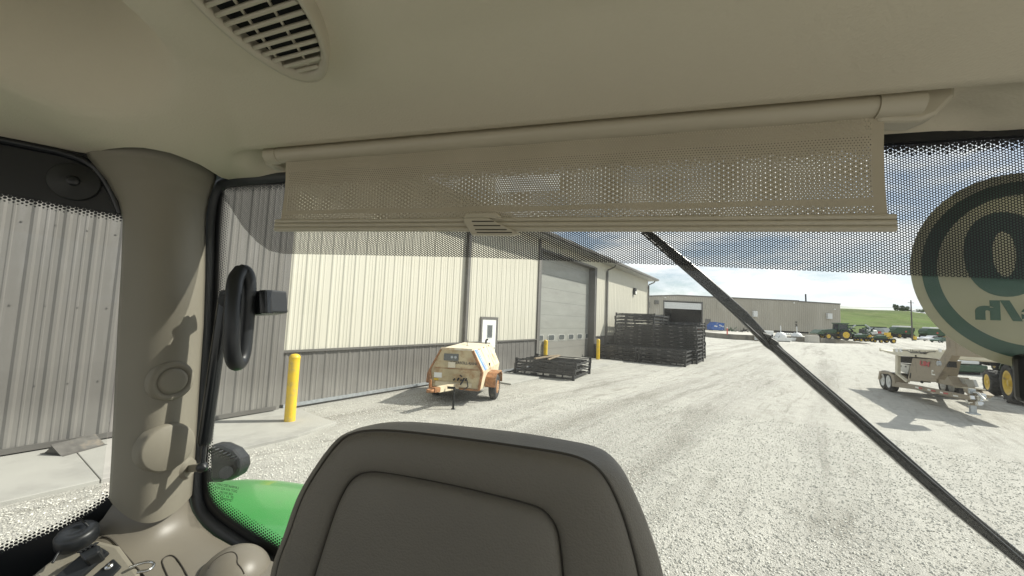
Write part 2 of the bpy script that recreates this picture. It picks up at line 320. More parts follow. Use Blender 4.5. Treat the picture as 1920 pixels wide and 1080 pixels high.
M['ink'] = mat('black_ink', (0.03, 0.028, 0.025), 0.6)
M['redink'] = mat('red_ink', (0.42, 0.05, 0.05), 0.5)
M['wood'] = mat('weathered_wood', (0.24, 0.19, 0.13), 0.8, var=0.25, vs=10)
M['poles'] = mat('pole_timber', (0.09, 0.085, 0.075), 0.85, var=0.2)
M['grass'] = mat('grass_hill', (0.075, 0.112, 0.028), 0.95, var=0.40, vs=0.05, spec=0.1, coords='Object', grime=(0.115, 0.14, 0.05), gs=0.16, gamt=0.6, streak=(0.6, 1, 1))
M['leaf'] = mat('tree_foliage', (0.10, 0.14, 0.07), 0.9, var=0.4, vs=0.6, spec=0.1)
M['bark'] = mat('tree_bark', (0.08, 0.065, 0.05), 0.9)
M['carwhite'] = mat('white_car_paint', (0.70, 0.71, 0.72), 0.25, var=0.03); M['cargreen'] = mat('dark_green_car_paint', (0.03, 0.075, 0.05), 0.25, var=0.03); M['carsilver'] = mat('silver_car_paint', (0.45, 0.47, 0.49), 0.3, 0.3, var=0.03)
M['concrete'] = mat('concrete_slab', (0.37, 0.365, 0.33), 0.85, var=0.06, vs=1.3, bump=0.12, bs=90, grime=(0.29, 0.285, 0.26), gs=1.1, gamt=0.45)
M['conc2'] = mat('old_concrete_dock', (0.19, 0.175, 0.145), 0.9, var=0.2, vs=0.5, bump=0.2, bs=4, grime=(0.10, 0.095, 0.085), gs=0.35, gamt=0.4, streak=(1, 1, 0.3))
M['apron'] = mat('dock_apron_concrete', (0.46, 0.44, 0.39), 0.9, var=0.07, vs=0.4)
M['stone'] = mat('limestone_chips', (0.55, 0.54, 0.48), 0.9, var=0.35, vs=40)

# gravel ground
def gravel_mat():
    m = bpy.data.materials.new('crushed_limestone_gravel'); m.use_nodes = True; n, l = m.node_tree.nodes, m.node_tree.links; p = n['Principled BSDF']; p.inputs['Roughness'].default_value = 0.95; p.inputs['Specular IOR Level'].default_value = 0.15
    t = n.new('ShaderNodeTexCoord'); P = t.outputs['Object']
    def noise(scale, det=4, vec=P, rough=0.5):
        k = n.new('ShaderNodeTexNoise'); k.inputs['Scale'].default_value = scale; k.inputs['Detail'].default_value = det; k.inputs['Roughness'].default_value = rough; l.new(vec, k.inputs['Vector']); return k.outputs[0]
    def ramp(src, pos, cols):
        r = n.new('ShaderNodeValToRGB'); e = r.color_ramp.elements
        e[0].position, e[1].position = pos; e[0].color = tuple(cols[0])+(1,); e[1].color = tuple(cols[1])+(1,); l.new(src, r.inputs[0]); return r.outputs[0]
    def mix(f, a, b, mode='MIX'):
        k = n.new('ShaderNodeMixRGB'); k.blend_type = mode
        for i, q in enumerate((f, a, b)):
            if isinstance(q, (float, int)): k.inputs[i].default_value = q
            elif isinstance(q, tuple): k.inputs[i].default_value = q
            else: l.new(q, k.inputs[i])
        return k.outputs[0]
    def vor(scale):
        k = n.new('ShaderNodeTexVoronoi'); k.inputs['Scale'].default_value = scale; k.inputs['Randomness'].default_value = 1; l.new(P, k.inputs['Vector']); return k
    v1, v2 = vor(62), vor(140)
    s1 = n.new('ShaderNodeSeparateXYZ'); l.new(v1.outputs['Color'], s1.inputs[0]); s2 = n.new('ShaderNodeSeparateXYZ'); l.new(v2.outputs['Color'], s2.inputs[0])
    stone = mix(0.5, ramp(s1.outputs[0], (0.0, 1.0), ((0.36, 0.352, 0.318), (0.74, 0.722, 0.655))), ramp(s2.outputs[0], (0.0, 1.0), ((0.33, 0.326, 0.30), (0.68, 0.668, 0.615))))
    gap = ramp(v1.outputs['Distance'], (0.38, 0.70), ((1, 1, 1), (0.50, 0.49, 0.47)))
    stone = mix(1.0, stone, gap, 'MULTIPLY')
    dust = ramp(noise(3.0, 7), (0.3, 0.7), ((0.465, 0.455, 0.408), (0.585, 0.572, 0.515)))
    # packed wheel lanes run along the yard, parallel with the shed wall, and sweep to the right further off
    wv = n.new('ShaderNodeTexNoise'); wv.inputs['Scale'].default_value = 0.10; wv.inputs['Detail'].default_value = 2; l.new(P, wv.inputs['Vector'])
    wo_ = n.new('ShaderNodeVectorMath'); wo_.operation = 'SCALE'; wo_.inputs['Scale'].default_value = 1.0; l.new(wv.outputs['Color'], wo_.inputs[0])
    wa_ = n.new('ShaderNodeVectorMath'); wa_.operation = 'ADD'; l.new(P, wa_.inputs[0]); l.new(wo_.outputs[0], wa_.inputs[1])
    mp = n.new('ShaderNodeMapping'); mp.inputs['Rotation'].default_value = (0, 0, -WALLRZ+R(6)); l.new(wa_.outputs[0], mp.inputs[0])
    st1 = n.new('ShaderNodeMapping'); st1.inputs['Scale'].default_value = (0.03, 0.95, 1); l.new(mp.outputs[0], st1.inputs[0])
    st2 = n.new('ShaderNodeMapping'); st2.inputs['Scale'].default_value = (0.5, 2.6, 1); l.new(mp.outputs[0], st2.inputs[0])
    tr = noise(1.0, 4, st1.outputs[0], 0.55); blot = noise(0.45, 5)
    f = math_n(n, l, 'ADD', math_n(n, l, 'MULTIPLY', tr, 0.9), math_n(n, l, 'MULTIPLY', blot, 0.2))
    fd = ramp(f, (0.47, 0.60), ((0.10,)*3, (0.75,)*3))
    c = mix(fd, stone, dust)
    dk = ramp(noise(1.0, 8, st2.outputs[0], 0.72), (0.53, 0.70), ((1, 1, 1), (0.66, 0.65, 0.63)))
    c = mix(0.85, c, mix(1.0, c, dk, 'MULTIPLY'))
    lane = ramp(noise(1.0, 3, st1.outputs[0], 0.5), (0.36, 0.44), ((0.84, 0.83, 0.81), (1, 1, 1)))
    c = mix(0.7, c, mix(1.0, c, lane, 'MULTIPLY'))
    st3 = n.new('ShaderNodeMapping'); st3.inputs['Scale'].default_value = (0.03, 2.1, 1); l.new(mp.outputs[0], st3.inputs[0])
    rl = math_n(n, l, 'ABSOLUTE', math_n(n, l, 'SUBTRACT', noise(1.0, 2, st3.outputs[0], 0.4), 0.5))
    brk = ramp(noise(0.9, 5), (0.42, 0.62), ((0, 0, 0), (1, 1, 1)))
    rut = math_n(n, l, 'MULTIPLY', ramp(rl, (0.004, 0.030), ((1, 1, 1), (0, 0, 0))), brk)
    c = mix(math_n(n, l, 'MULTIPLY', rut, 0.55), c, mix(1.0, c, (0.62, 0.61, 0.59, 1), 'MULTIPLY'))
    spot = ramp(noise(0.55, 6, P, 0.62), (0.655, 0.70), ((0, 0, 0), (1, 1, 1)))
    c = mix(math_n(n, l, 'MULTIPLY', spot, 0.75), c, mix(1.0, c, (0.42, 0.41, 0.40, 1), 'MULTIPLY'))
    c = mix(0.5, c, mix(1.0, c, ramp(noise(0.07, 5), (0.35, 0.65), ((0.80, 0.80, 0.79), (1.0, 1.0, 1.0))), 'MULTIPLY'))
    l.new(c, p.inputs['Base Color'])
    hgt = math_n(n, l, 'ADD', math_n(n, l, 'MULTIPLY', v1.outputs['Distance'], -1.0), math_n(n, l, 'MULTIPLY', v2.outputs['Distance'], -0.45))
    hgt = math_n(n, l, 'ADD', hgt, math_n(n, l, 'MULTIPLY', noise(4, 6), 2.2))
    hgt = math_n(n, l, 'ADD', hgt, math_n(n, l, 'MULTIPLY', tr, 6.0))
    b = n.new('ShaderNodeBump'); b.inputs['Strength'].default_value = 0.75; b.inputs['Distance'].default_value = 0.02; l.new(hgt, b.inputs['Height']); l.new(b.outputs[0], p.inputs['Normal'])
    return m
M['gravel'] = gravel_mat()

# ------------------------------------------------------------------ ground and hill
def terr(x, y): return max(0.0, (y-125)*0.03) if y > 125 else 0.0
gx = [-900, -300, -120, -60]+list(np.arange(-40, 61, 4))+[90, 130, 200, 320, 600, 1500]; gy = [-900, -200, -60, -20]+list(np.arange(-8, 61, 4))+[75, 90, 110, 125, 150, 180, 300, 600, 1500, 3000]
g = MB(); vs = [Vector((x, y, terr(x, min(y, 160)))) for y in gy for x in gx]; nx = len(gx)
g.add(vs, [(j*nx+i, j*nx+i+1, (j+1)*nx+i+1, (j+1)*nx+i) for j in range(len(gy)-1) for i in range(nx-1)], True)
tag(g.build('ground', M['gravel'], origin=(0, 0, 0)), kind='structure')
h = MB(); hx = np.linspace(-100, 900, 90); hy = np.linspace(150, 520, 60); vs = []
for y in hy:
    for x in hx:
        t = sst(150, 300, y); xn = x/max(1, y)
        ridge = 19.2-max(0, (xn-1.03))*26+0.5*math.sin(x*0.05)+0.3*math.sin(x*0.13+y*.02)
        vs.append(Vector((x, y, 0.6+t*max(3, ridge)*(0.55+0.45*sst(150, 330, y))-(0.8 if y < 152 else 0)-(y-330)*0.03*(y > 330))))
nx = len(hx); h.add(vs, [(j*nx+i, j*nx+i+1, (j+1)*nx+i+1, (j+1)*nx+i) for j in range(len(hy)-1) for i in range(nx-1)], True)
tag(h.build('hill', M['grass'], origin=(0, 0, 0)), kind='structure')

# near crushed stone as real chips
def chips(name, n, fn, smin, smax):
    base = np.array([(1, 0, 0), (-1, 0, 0), (0, 1, 0), (0, -1, 0), (0, 0, 1), (0, 0, -1)], float)
    fc = np.array([(0, 2, 4), (2, 1, 4), (1, 3, 4), (3, 0, 4), (2, 0, 5), (1, 2, 5), (3, 1, 5), (0, 3, 5)])
    P = fn(n); n = len(P); sc = rng.uniform(smin, smax, (n, 1, 1))*rng.uniform(0.6, 1.3, (n, 1, 3)); sc[:, :, 2] *= 0.7
    ang = rng.uniform(0, 6.28, n); c, s_ = np.cos(ang), np.sin(ang)
    V = base[None]*sc+rng.normal(0, 0.12, (n, 6, 3))*sc; X = V[:, :, 0]*c[:, None]-V[:, :, 1]*s_[:, None]; Y = V[:, :, 0]*s_[:, None]+V[:, :, 1]*c[:, None]
    V = np.stack([X, Y, V[:, :, 2]], -1)+np.concatenate([P, np.full((n, 1), 0.004)], 1)[:, None]
    F = (fc[None]+(np.arange(n)*6)[:, None, None]).reshape(-1, 3)
    me = bpy.data.meshes.new(name); me.from_pydata(V.reshape(-1, 3).tolist(), [], F.tolist()); me.materials.append(M['stone']); o = bpy.data.objects.new(name, me); COL.objects.link(o)
    tag(o, 'loose pale limestone chips scattered over the gravel yard', 'gravel', kind='stuff'); return o
def wallco(P): v = P-np.array(WA)[None, :2]; return v@np.array((WD.x, WD.y)), v@np.array((WN.x, WN.y))
def near(n):
    a = rng.uniform(R(-62), R(58), n*2); r = 2.2+9.0*rng.uniform(0, 1, n*2)**1.3; P = np.stack([np.sin(a)*r, np.cos(a)*r], 1); al, nn = wallco(P)
    ok = (nn > 0.15) & ~((al < 3.9) & (nn < 2.08)) & ~((al > 9.5) & (al < 11.9) & (nn < 1.75)); return P[ok][:n]
chips('gravel_stones', 52000, near, 0.006, 0.017)

def slab(name, poly, m=None, fr=WALLM, z0=-0.1, z1=0.05):
    b = MB(); b.prism([Vector((x, y, z0)) for x, y in poly], (0, 0, z1-z0)); return tag(b.build(name, m or M['concrete'], fr=fr, bevel=0.008), kind='structure')
slab('concrete_pad', [(-9, -1.98), (0.60, -1.99), (0.60, 0.3), (-9, 0.3)]); slab('concrete_pad', [(0.609, -1.99), (2.9, -2.0), (3.75, -1.75), (3.75, -0.02), (3.42, 0.3), (0.609, 0.3)])
slab('concrete_pad', [(9.75, -1.7), (11.75, -1.66), (11.75, 0.2), (9.75, 0.2)]); slab('concrete_pad', [(13.2, -2.1), (20.3, -2.02), (20.3, 0.5), (13.2, 0.5)])

# ------------------------------------------------------------------ metal shed along the left
shed = thing('metal_shed', 'long cream steel shed with grey wainscot along the left of the yard', 'building', WALLM @ Vector((12, 0, 0)), WALLRZ)
PW = 0.915; EZ = 5.72
def ribprof(width, ribs=3, hb=0.017, minor=True):
    p = []; st = width/ribs
    for i in range(ribs):
        c = st*(i+0.5); p += [(c-0.045, 0), (c-0.016, -hb), (c+0.016, -hb), (c+0.045, 0)]
        if minor:
            for k in (0.36, 0.64):
                mc = c+st*k; 
                if mc < width-0.02: p += [(mc-0.02, 0), (mc-0.008, -0.006), (mc+0.008, -0.006), (mc+0.02, 0)]
    return [(0.0, 0)]+p+[(width, 0)]
pcache = {}
def panel(name, x, z0, z1, m, y=0.0, width=PW, parent=shed, fr=WALLM):
    key = (name, round(z0, 3), round(z1, 3), round(width, 3), m.name, round(y, 3))
    if key in pcache:
        o0, x0 = pcache[key]; c = o0.copy(); COL.objects.link(c); c.parent = parent; c.location = (x-x0, 0, 0) if parent is shed else c.location; return c
    b = MB(); pr = ribprof(width, max(1, round(width/0.305))); k = len(pr)
    vs = [Vector((x+px, y+py, z)) for z in (z0, z1) for px, py in pr]
    b.add(vs, [(i, i+1, k+i+1, k+i) for i in range(k-1)]); o = b.build(name, m, parent, fr, fixn=False); pcache[key] = (o, x); return o
segs = [(3.44, 14.24), (20.98, 32.75)]
for x0, x1 in segs:
    n = round((x1-x0)/PW); w = (x1-x0)/n
    for i in range(n):
        xa = x0+i*w
        panel('wall_panel', xa, 1.26, EZ, M['cream'], width=w)
        panel('wainscot_panel', xa, 0.12, 1.22, M['clay'], y=0.004, width=w)
n = 7; w = (20.98-14.24)/n
for i in range(n): panel('header_panel', 14.24+i*w, 5.32, EZ, M['cream'], width=w)
b = MB()
for x0, x1 in segs: b.span((x0, 0.03, 0.0), (x1, 0.16, EZ))
b.span((14.24, 0.03, 5.30), (20.98, 0.16, EZ)); b.span((-9, 0.03, 0), (3.44, 0.16, EZ)); b.build('wall_core', M['claydark'], shed, WALLM)
for x0, x1 in ((3.50, 10.18), (11.2, 14.22), (20.98, 32.7)): MB().beam((x0, -0.032, 1.24), (x1, -0.032, 1.24), 0.055, 0.05).build('wainscot_cap', M['claydark'], shed, WALLM)
for x0, x1 in ((3.6, 10.18), (11.2, 14.2), (21.0, 32.7)): MB().span((x0, -0.035, 0.052), (x1, 0.02, 0.12)).build('base_trim', M['galv'], shed, WALLM)
MB().span((3.40, -0.07, 0.05), (3.50, 0.02, EZ)).build('corner_trim', M['clay'], shed, WALLM)
# sliding door leaves
for x0, x1 in ((-1.9, 3.40), (-7.4, -1.94)):
    n = round((x1-x0)/PW); w = (x1-x0)/n
    for i in range(n): panel('sliding_door_panel', x0+i*w, 0.14, 5.35, M['clay'], y=-0.11, width=w)
    d = MB().span((x0, -0.10, 0.07), (x1, -0.04, 5.36)).build('sliding_door', M['clay'], shed, WALLM)
    MB().span((x0, -0.145, 0.07), (x1, -0.102, 0.145)).build('bottom_rail', M['claydark'], d, WALLM)
MB().span((-7.5, -0.2, 5.37), (3.6, 0.02, 5.55)).build('door_track', M['claydark'], shed, WALLM)
# screw heads on the door ribs
b = MB()
for zz in (0.95, 2.05, 3.2):
    for i in range(30): b.box((-6.9+i*0.305+0.09, -0.118, zz+random.uniform(-.01, .01)), (0.016, 0.012, 0.016))
o = b.build('screw_heads', M['claydark'], shed, WALLM); o['kind'] = 'stuff'
# person door
d = MB(); 
for a_, b_ in (((10.16, -0.06, 0.05), (10.25, 0.02, 2.14)), ((11.10, -0.06, 0.05), (11.19, 0.02, 2.14)), ((10.25, -0.06, 2.05), (11.10, 0.02, 2.14))): d.span(a_, b_)
dr = d.build('entry_door', M['claydark'], shed, WALLM)
MB().span((10.25, -0.042, 0.07), (11.10, 0.0, 2.05)).build('door_leaf', M['white'], dr, WALLM)
MB().span((10.55, -0.056, 1.38), (10.86, -0.043, 1.86)).build('window_frame', M['galv'], dr, WALLM); MB().span((10.58, -0.062, 1.41), (10.83, -0.057, 1.83)).build('window_pane', M['paneg'], dr, WALLM)
MB().cyl((11.02, -0.042, 1.0), (11.02, -0.1, 1.0), 0.03).build('handle', M['chrome'], dr, WALLM)
# overhead door, recessed
od = MB(); secs = [0.06, 0.72, 1.05, 1.7, 2.35, 3.0, 3.65, 4.3, 4.95, 5.32]
jb = MB()
jb.span((14.24, -0.06, 0.05), (14.40, 0.34, 5.32)); jb.span((20.82, -0.05, 0.05), (20.98, 0.34, 5.32)); jb.span((14.40, -0.05, 5.24), (20.82, 0.34, 5.34))
odf = jb.build('overhead_door', M['claydark'], shed, WALLM)
for i in range(len(secs)-1):
    o = MB().span((14.40, 0.345, secs[i]+0.003), (20.82, 0.40, secs[i+1]-0.003)).build('door_section', M['ohlow'] if i < 2 else M['ohdoor'], odf, WALLM, bevel=0.004)
for i in range(6):
    x = 14.75+i*1.13
    pl = [Vector((x+0.06+0.60*u, 0.338, 1.13+0.24*v)) for u, v in ((0.1, 0), (0.9, 0), (1, 0.2), (1, 0.8), (0.9, 1), (0.1, 1), (0, 0.8), (0, 0.2))]
    c_ = sum(pl, Vector())/8; dw_ = MB().prism([c_+(p-c_)*1.22 for p in pl], (0, -0.012, 0)).build('door_window', M['soffit'], odf, WALLM); MB().prism([p+Vector((0, -0.013, 0)) for p in pl], (0, -0.006, 0)).build('window_pane', M['paneg'], dw_, WALLM)
MB().span((14.405, 0.36, 0.05), (20.815, 0.44, 5.3)).build('door_backing', M['dark'], odf, WALLM)
MB().span((14.14, -0.075, 0.06), (14.24, 0.02, EZ)).build('door_trim', M['clay'], shed, WALLM); MB().span((20.985, -0.07, 0.06), (21.06, 0.02, 5.3)).build('door_trim', M['clay'], shed, WALLM)
# downspouts
for x, xt in ((9.28, 0), (22.75, 0), (32.72, 0)):
    ds = MB(); ds.beam((x, -0.09, 0.15), (x, -0.09, EZ-0.42), 0.13, 0.10, (0, 1, 0)); ds.tube([(x, -0.09, EZ-0.44), (x, -0.12, EZ-0.33), (x+0.1, -0.5, EZ-0.14), (x+0.1, -0.56, EZ-0.05), (x+0.1, -0.57, EZ+0.05)], 0.05, 8)
    ds.build('downspout', M['claydark'], shed, WALLM)
b = MB(); b.span((-9, -0.62, EZ), (33.3, 0.15, EZ+0.03)); b.build('soffit', M['soffit'], shed, WALLM)
b = MB(); b.span((-9, -0.645, EZ-0.02), (33.34, -0.622, EZ+0.17)); b.build('fascia', M['soffit'], shed, WALLM)
b = MB(); pr = [(-0.78, 0.03), (-0.66, 0.03), (-0.648, 0.15), (-0.80, 0.15)]; b.prism([Vector((-9, y, EZ+z)) for y, z in pr], (42.35, 0, 0)); b.build('gutter', M['claydark'], shed, WALLM)
b = MB(); b.prism([Vector((-9, y, EZ+z)) for y, z in ((-0.70, 0.175), (-0.70, 0.215), (12, 4.4), (12, 4.3))], (42.4, 0, 0)); b.build('roof', M['roof'], shed, WALLM)
b = MB(); b.prism([Vector((32.75, y, z)) for y, z in ((0.0, 0), (12, 0), (12, EZ+4.2), (0.0, EZ))], (0.1, 0, 0)); b.build('gable_wall', M['cream'], shed, WALLM)
b = MB(); b.span((28.5, -0.20, 4.55), (28.85, -0.02, 4.75)); b.span((28.52, -0.16, 4.25), (28.82, -0.03, 4.55)); wl_ = b.build('wall_light', M['black'], shed, WALLM, bevel=0.02)
MB().span((28.54, -0.215, 4.3), (28.80, -0.163, 4.5)).build('lens', M['white'], wl_, WALLM)

# bollards
for (x, y), lab, hgt in (((543, 789), 'yellow bollard on the concrete pad beside the sliding door', 1.25), ((1022, 682), 'yellow bollard behind the low rack pile at the overhead door', 1.12), ((1121, 674), 'yellow bollard between the overhead door and tall rack stacks', 1.12)):
    p = gnd(x, y, 0.05); t = thing('bollard', lab, 'bollard', p, 0, 'yellow bollards')
    MB().cyl(p, p+Vector((0, 0, hgt-0.09)), 0.095, n=28, caps=False).build('sleeve', M['bollard'], t)
    MB().lathe([(0.097, 0), (0.099, 0.012), (0.097, 0.03), (0.08, 0.065), (0.05, 0.082), (0.001, 0.09)], p+Vector((0, 0, hgt-0.09)), (0, 0, 1), 28).build('cap', M['bollard'], t)

# steel wedge stop on the pad
t = thing('door_stop', 'small rusty steel wedge lying on the pad below the grey sliding door', 'door stop', gnd(140, 842, 0.05), WALLRZ+0.45)
Fw = G[t]; b = MB()
b.prism([Vector((-0.22, 0.17, 0)), Vector((-0.22, -0.16, 0)), Vector((-0.22, 0.03, 0.13))], (0.006, 0, 0)); b.build('side_gusset', M['wornsteel'], t, Fw); b = MB(); b.prism([Vector((0.2, 0.17, 0)), Vector((0.2, -0.16, 0)), Vector((0.2, 0.03, 0.13))], (0.006, 0, 0))
b.build('side_gusset', M['wornsteel'], t, Fw); b = MB()
b.prism([Vector((-0.25, -0.16, 0.002)), Vector((-0.25, 0.03, 0.135)), Vector((-0.25, 0.035, 0.128)), Vector((-0.25, -0.15, 0.0))], (0.5, 0, 0)); b.build('sloped_plate', M['wornsteel'], t, Fw)
b = MB(); b.span((-0.25, -0.2, 0), (0.25, 0.19, 0.006)); b.build('base_plate', M['claydark'], t, Fw)

# ------------------------------------------------------------------ black steel racks
def rack_geo(full, LX=2.2, LY=2.35, H=0.215):
    parts = []
    for y in (-LY/2+.04, -LY/6, LY/6, LY/2-.04):
        pass
    for x in (-LX/2+0.04, LX/2-0.04): parts.append(('side_rail', MB().beam((x, -LY/2, 0.05), (x, LY/2, 0.05), 0.07, 0.06)))
    for x in (-LX/2+0.035, LX/2-0.035): parts.append(('top_rail', MB().beam((x, -LY/2, H-0.045), (x, LY/2, H-0.045), 0.045, 0.03)))
    for y in (-LY/2+0.03, LY/2-0.03): parts.append(('end_bar', MB().beam((-LX/2, y, 0.10), (LX/2, y, 0.10), 0.05, 0.06)))
    for x in (-0.62, -0.2, 0.25, 0.66): parts.append(('cross_bar', MB().beam((x, -LY/2+0.05, 0.13), (x, LY/2-0.05, 0.13), 0.07, 0.06)))
    for x in (-LX/2, LX/2):
        for y in (-LY/2, LY/2): parts.append(('corner_post', MB().box((x*0.985, y*0.985, H/2), (0.085, 0.085, H))))
    parts += [('fork_pocket', MB().span((-LX/2, -0.5, 0.02), (-LX/2+0.06, -0.25, 0.14))), ('fork_pocket', MB().span((-LX/2, 0.25, 0.02), (-LX/2+0.06, 0.5, 0.14)))]
    for y in (-0.75, 0, 0.75): parts.append(('upright', MB().beam((-LX/2+0.035, y, 0.02), (-LX/2+0.035, y, H-0.02), 0.05, 0.05)))
    return parts
def wallpt(a, n_, z=0): return WALLM @ Vector((a, -n_, z))
RF = None
names3 = ['bottom rack of the low pile of three beside the door pad', 'middle rack of the low pile of three beside the door pad', 'top rack of the low pile of three, with loose bars across']
p0 = wallpt(13.08, 1.47); RZ = WALLRZ
proto = thing('steel_rack', names3[0], 'rack', p0, RZ+0.13, 'racks in the low pile')
for nm, mb in rack_geo(True): mb.build(nm, M['blackmatte'], proto, G[proto])
for k in (1, 2): copy_tree(proto, p0+Vector((0.02*k, -0.015*k, 0.215*k)), RZ+0.13+0.012*k, names3[k])
F0 = frame(p0+Vector((0, 0, 0.66)), RZ+0.13)
tag(MB().beam((-1.05, 0.35, 0), (0.95, 0.15, 0), 0.08, 0.05).build('timber_bar', M['wood'], fr=F0), 'weathered timber bar lying across the low rack pile, nearer the wall', 'bar')
tag(MB().beam((-1.0, -0.15, 0.0), (0.9, 0.05, 0.0), 0.06, 0.04).build('timber_bar', M['wood'], fr=F0), 'grey bar lying across the middle of the low rack pile', 'bar')
one = MB(); pale = []
for nm, mb in rack_geo(False): one.add(mb.v, mb.f)
nb_ = len(one.f)
for y in (-1.12, -0.35, 0.15, 0.92): one.box((-1.112, y, 0.075+0.05*math.sin(y*9)), (0.012, 0.16, 0.035))  # added pale plates paint the sunlit slivers on rack faces and ends
for x in (-0.8, 0.1, 0.85): one.box((x, 1.182, 0.10), (0.2, 0.012, 0.04))
pale = range(nb_, len(one.f))
def stack(a, n_, cnt, lab, grp, rzj=0.02, z0=0.0, H=0.21):
    p = wallpt(a, n_); src = None
    for k in range(cnt):
        loc = p+Vector((random.uniform(-.04, .04), random.uniform(-.04, .04), z0+H*k))
        rz = RZ+random.uniform(-rzj, rzj); l2 = lab
        if k == cnt-1: l2 = 'topmost ' + lab
        elif k == 0: l2 = 'lowest ' + lab
        if stack.src is None:
            o = one.build('steel_rack', M['blackmatte'], fr=frame(loc, rz), origin=loc)
            # rebuild in local axes so that copies may turn freely
            o.data.materials.append(M['lit_sliver'])
            for f_ in pale: o.data.polygons[f_].material_index = 1
            o.data.transform(Matrix.Rotation(-rz, 4, 'Z')); o.rotation_euler = (0, 0, rz); stack.src = o
        else:
            o = stack.src.copy(); COL.objects.link(o); o.location = loc; o.rotation_euler = (0, 0, rz)
        tag(o, l2, 'rack', grp)
stack.src = None
stack(21.75, 1.35, 4, 'black rack in the knee-high pile in front of the tallest rack stack', 'racks in front of the tallest stack')
stack(21.80, 3.85, 4, 'black rack in the low pile nearest the open yard', 'racks in the low yard pile')
stack(24.1, 1.75, 13, 'black rack in the tallest stack next to the shed wall', 'racks in the tallest stack')
stack(23.95, 4.05, 10, 'black rack in the second stack, just right of the tallest', 'racks in the second stack')
stack(26.6, 1.55, 13, 'black rack in the stack hidden behind the tallest one', 'racks behind the tallest stack')
stack(26.5, 3.85, 11, 'black rack in the stack behind the second one', 'racks behind the second stack')
stack(29.2, 3.5, 5, 'black rack in the short pile at the far right end of the stacks', 'racks in the short far pile')

# ------------------------------------------------------------------ towable compressor
cp = Vector((-1.15, 10.45, 0)); CRZ = R(-10); comp = thing('air_compressor', 'rusty cream towable air compressor with black tyres on the gravel', 'compressor', cp, CRZ); CF = G[comp]
def xsec(y, wt, wm, wb, zt, zm, zb): return [Vector((-wt, y, zt)), Vector((wt, y, zt)), Vector((wm, y, zm)), Vector((wb, y, zb)), Vector((-wb, y, zb)), Vector((-wm, y, zm))]
YF, YB = -0.85, 1.15
A = xsec(YF, 0.40, 0.66, 0.60, 1.30, 0.80, 0.36); Bk = xsec(YB, 0.40, 0.66, 0.60, 1.34, 0.80, 0.36)
def quadface(a, b, c, d, nm, m, thick=0.02):
    n = (b-a).cross(d-a).normalized(); return MB().prism([a, b, c, d], n*thick).build(nm, m, comp, CF)
quadface(A[0], A[1], Bk[1], Bk[0], 'roof_panel', M['rusttop']); quadface(A[1], A[2], Bk[2], Bk[1], 'side_hatch', M['rust']); quadface(A[5], A[0], Bk[0], Bk[5], 'side_hatch', M['rust'])
quadface(A[2], A[3], Bk[3], Bk[2], 'lower_side', M['rust']); quadface(A[4], A[5], Bk[5], Bk[4], 'lower_side', M['rust'])
fr_ = MB(); fr_.prism(A, (0, 0.03, 0)); fr_.build('front_panel', M['rustfront'], comp, CF); MB().prism(Bk, (0, -0.03, 0)).build('rear_panel', M['rust'], comp, CF)
MB().prism(xsec(YF+0.05, 0.36, 0.6, 0.55, 1.24, 0.78, 0.40), (0, 1.9, 0)).build('engine_block', M['dark'], comp, CF)
e = MB()
for i in (1, 2): e.beam(A[i]+Vector((0.005, -0.012, 0)), A[(i+1) % 6]+Vector((0.005, -0.012, 0)), 0.06, 0.05, (0, 1, 0))
for i in (4, 5): e.beam(A[i]+Vector((-0.005, -0.012, 0)), A[(i+1) % 6]+Vector((-0.005, -0.012, 0)), 0.035, 0.05, (0, 1, 0))
e.beam(A[3]+Vector((0, -.012, 0)), A[4]+Vector((0, -.012, 0)), 0.04, 0.06, (0, 1, 0)); e.build('corner_angle', M['rust2'], comp, CF)
MB().beam(A[0]+Vector((0, -.02, 0.02)), A[1]+Vector((0, -.02, .02)), 0.05, 0.05).build('front_lip', M['rusttop'], comp, CF)
def fpt(x, z): return Vector((x, YF-0.012, z))
MB().span((-0.32, YF-0.03, 1.03), (0.05, YF-0.002, 1.20)).build('instrument_window', M['paneg'], comp, CF)
for k in (0, 1): MB().cyl((-0.06+0.09*k-.05, YF-0.032, 1.12), (-0.06+0.09*k-.05, YF-0.04, 1.12), 0.032, n=14).build('gauge', M['galv'], comp, CF)
MB().span((-0.56, YF-0.008, 0.60), (-0.36, YF-0.002, 0.72)).build('label_plate', M['white'], comp, CF); MB().span((-0.56, YF-0.008, 0.53), (-0.44, YF-0.002, 0.58)).build('label_plate', M['yellow'], comp, CF)
TX = CF @ Matrix.Translation(Vector((0.20, YF-0.006, 0.985))) @ Matrix.Rotation(R(90), 4, 'X'); lettering('INGERSOLL-RAND', 0.088, TX, M['ink'], comp, bold=0.002)
b = MB(); 
for x in (-0.02, 0.08, 0.16, 0.28): b.cyl((x, YF-0.02, 0.60+0.02*math.sin(x*30)), (x, YF-0.09, 0.58), 0.022, n=10)
b.beam((0.12, YF-0.05, 0.70), (0.18, YF-0.05, 0.66), 0.03, 0.02); b.tube([(0.22, YF-0.02, 0.62), (0.22, YF-0.1, 0.58), (0.17, YF-0.14, 0.48)], 0.02, 8); b.build('air_outlets', M['black'], comp, CF)
b = MB(); st0, st1 = A[1].lerp(A[2], 0.0), A[1].lerp(A[2], 1)
sidn = (A[2]-A[1]).cross(Bk[1]-A[1]).normalized()
if sidn.x < 0: sidn = -sidn
for f0, f1, u0 in ((0.05, 0.12, 0), (0.15, 0.18, 0)):
    q = [A[1].lerp(Bk[1], f0), A[1].lerp(Bk[1], f1), A[2].lerp(Bk[2], f1+0.06), A[2].lerp(Bk[2], f0+0.06)]; b.prism([v+sidn*0.021 for v in q], sidn*0.003)
b.build('blue_stripe', M['bluestripe'], comp, CF)
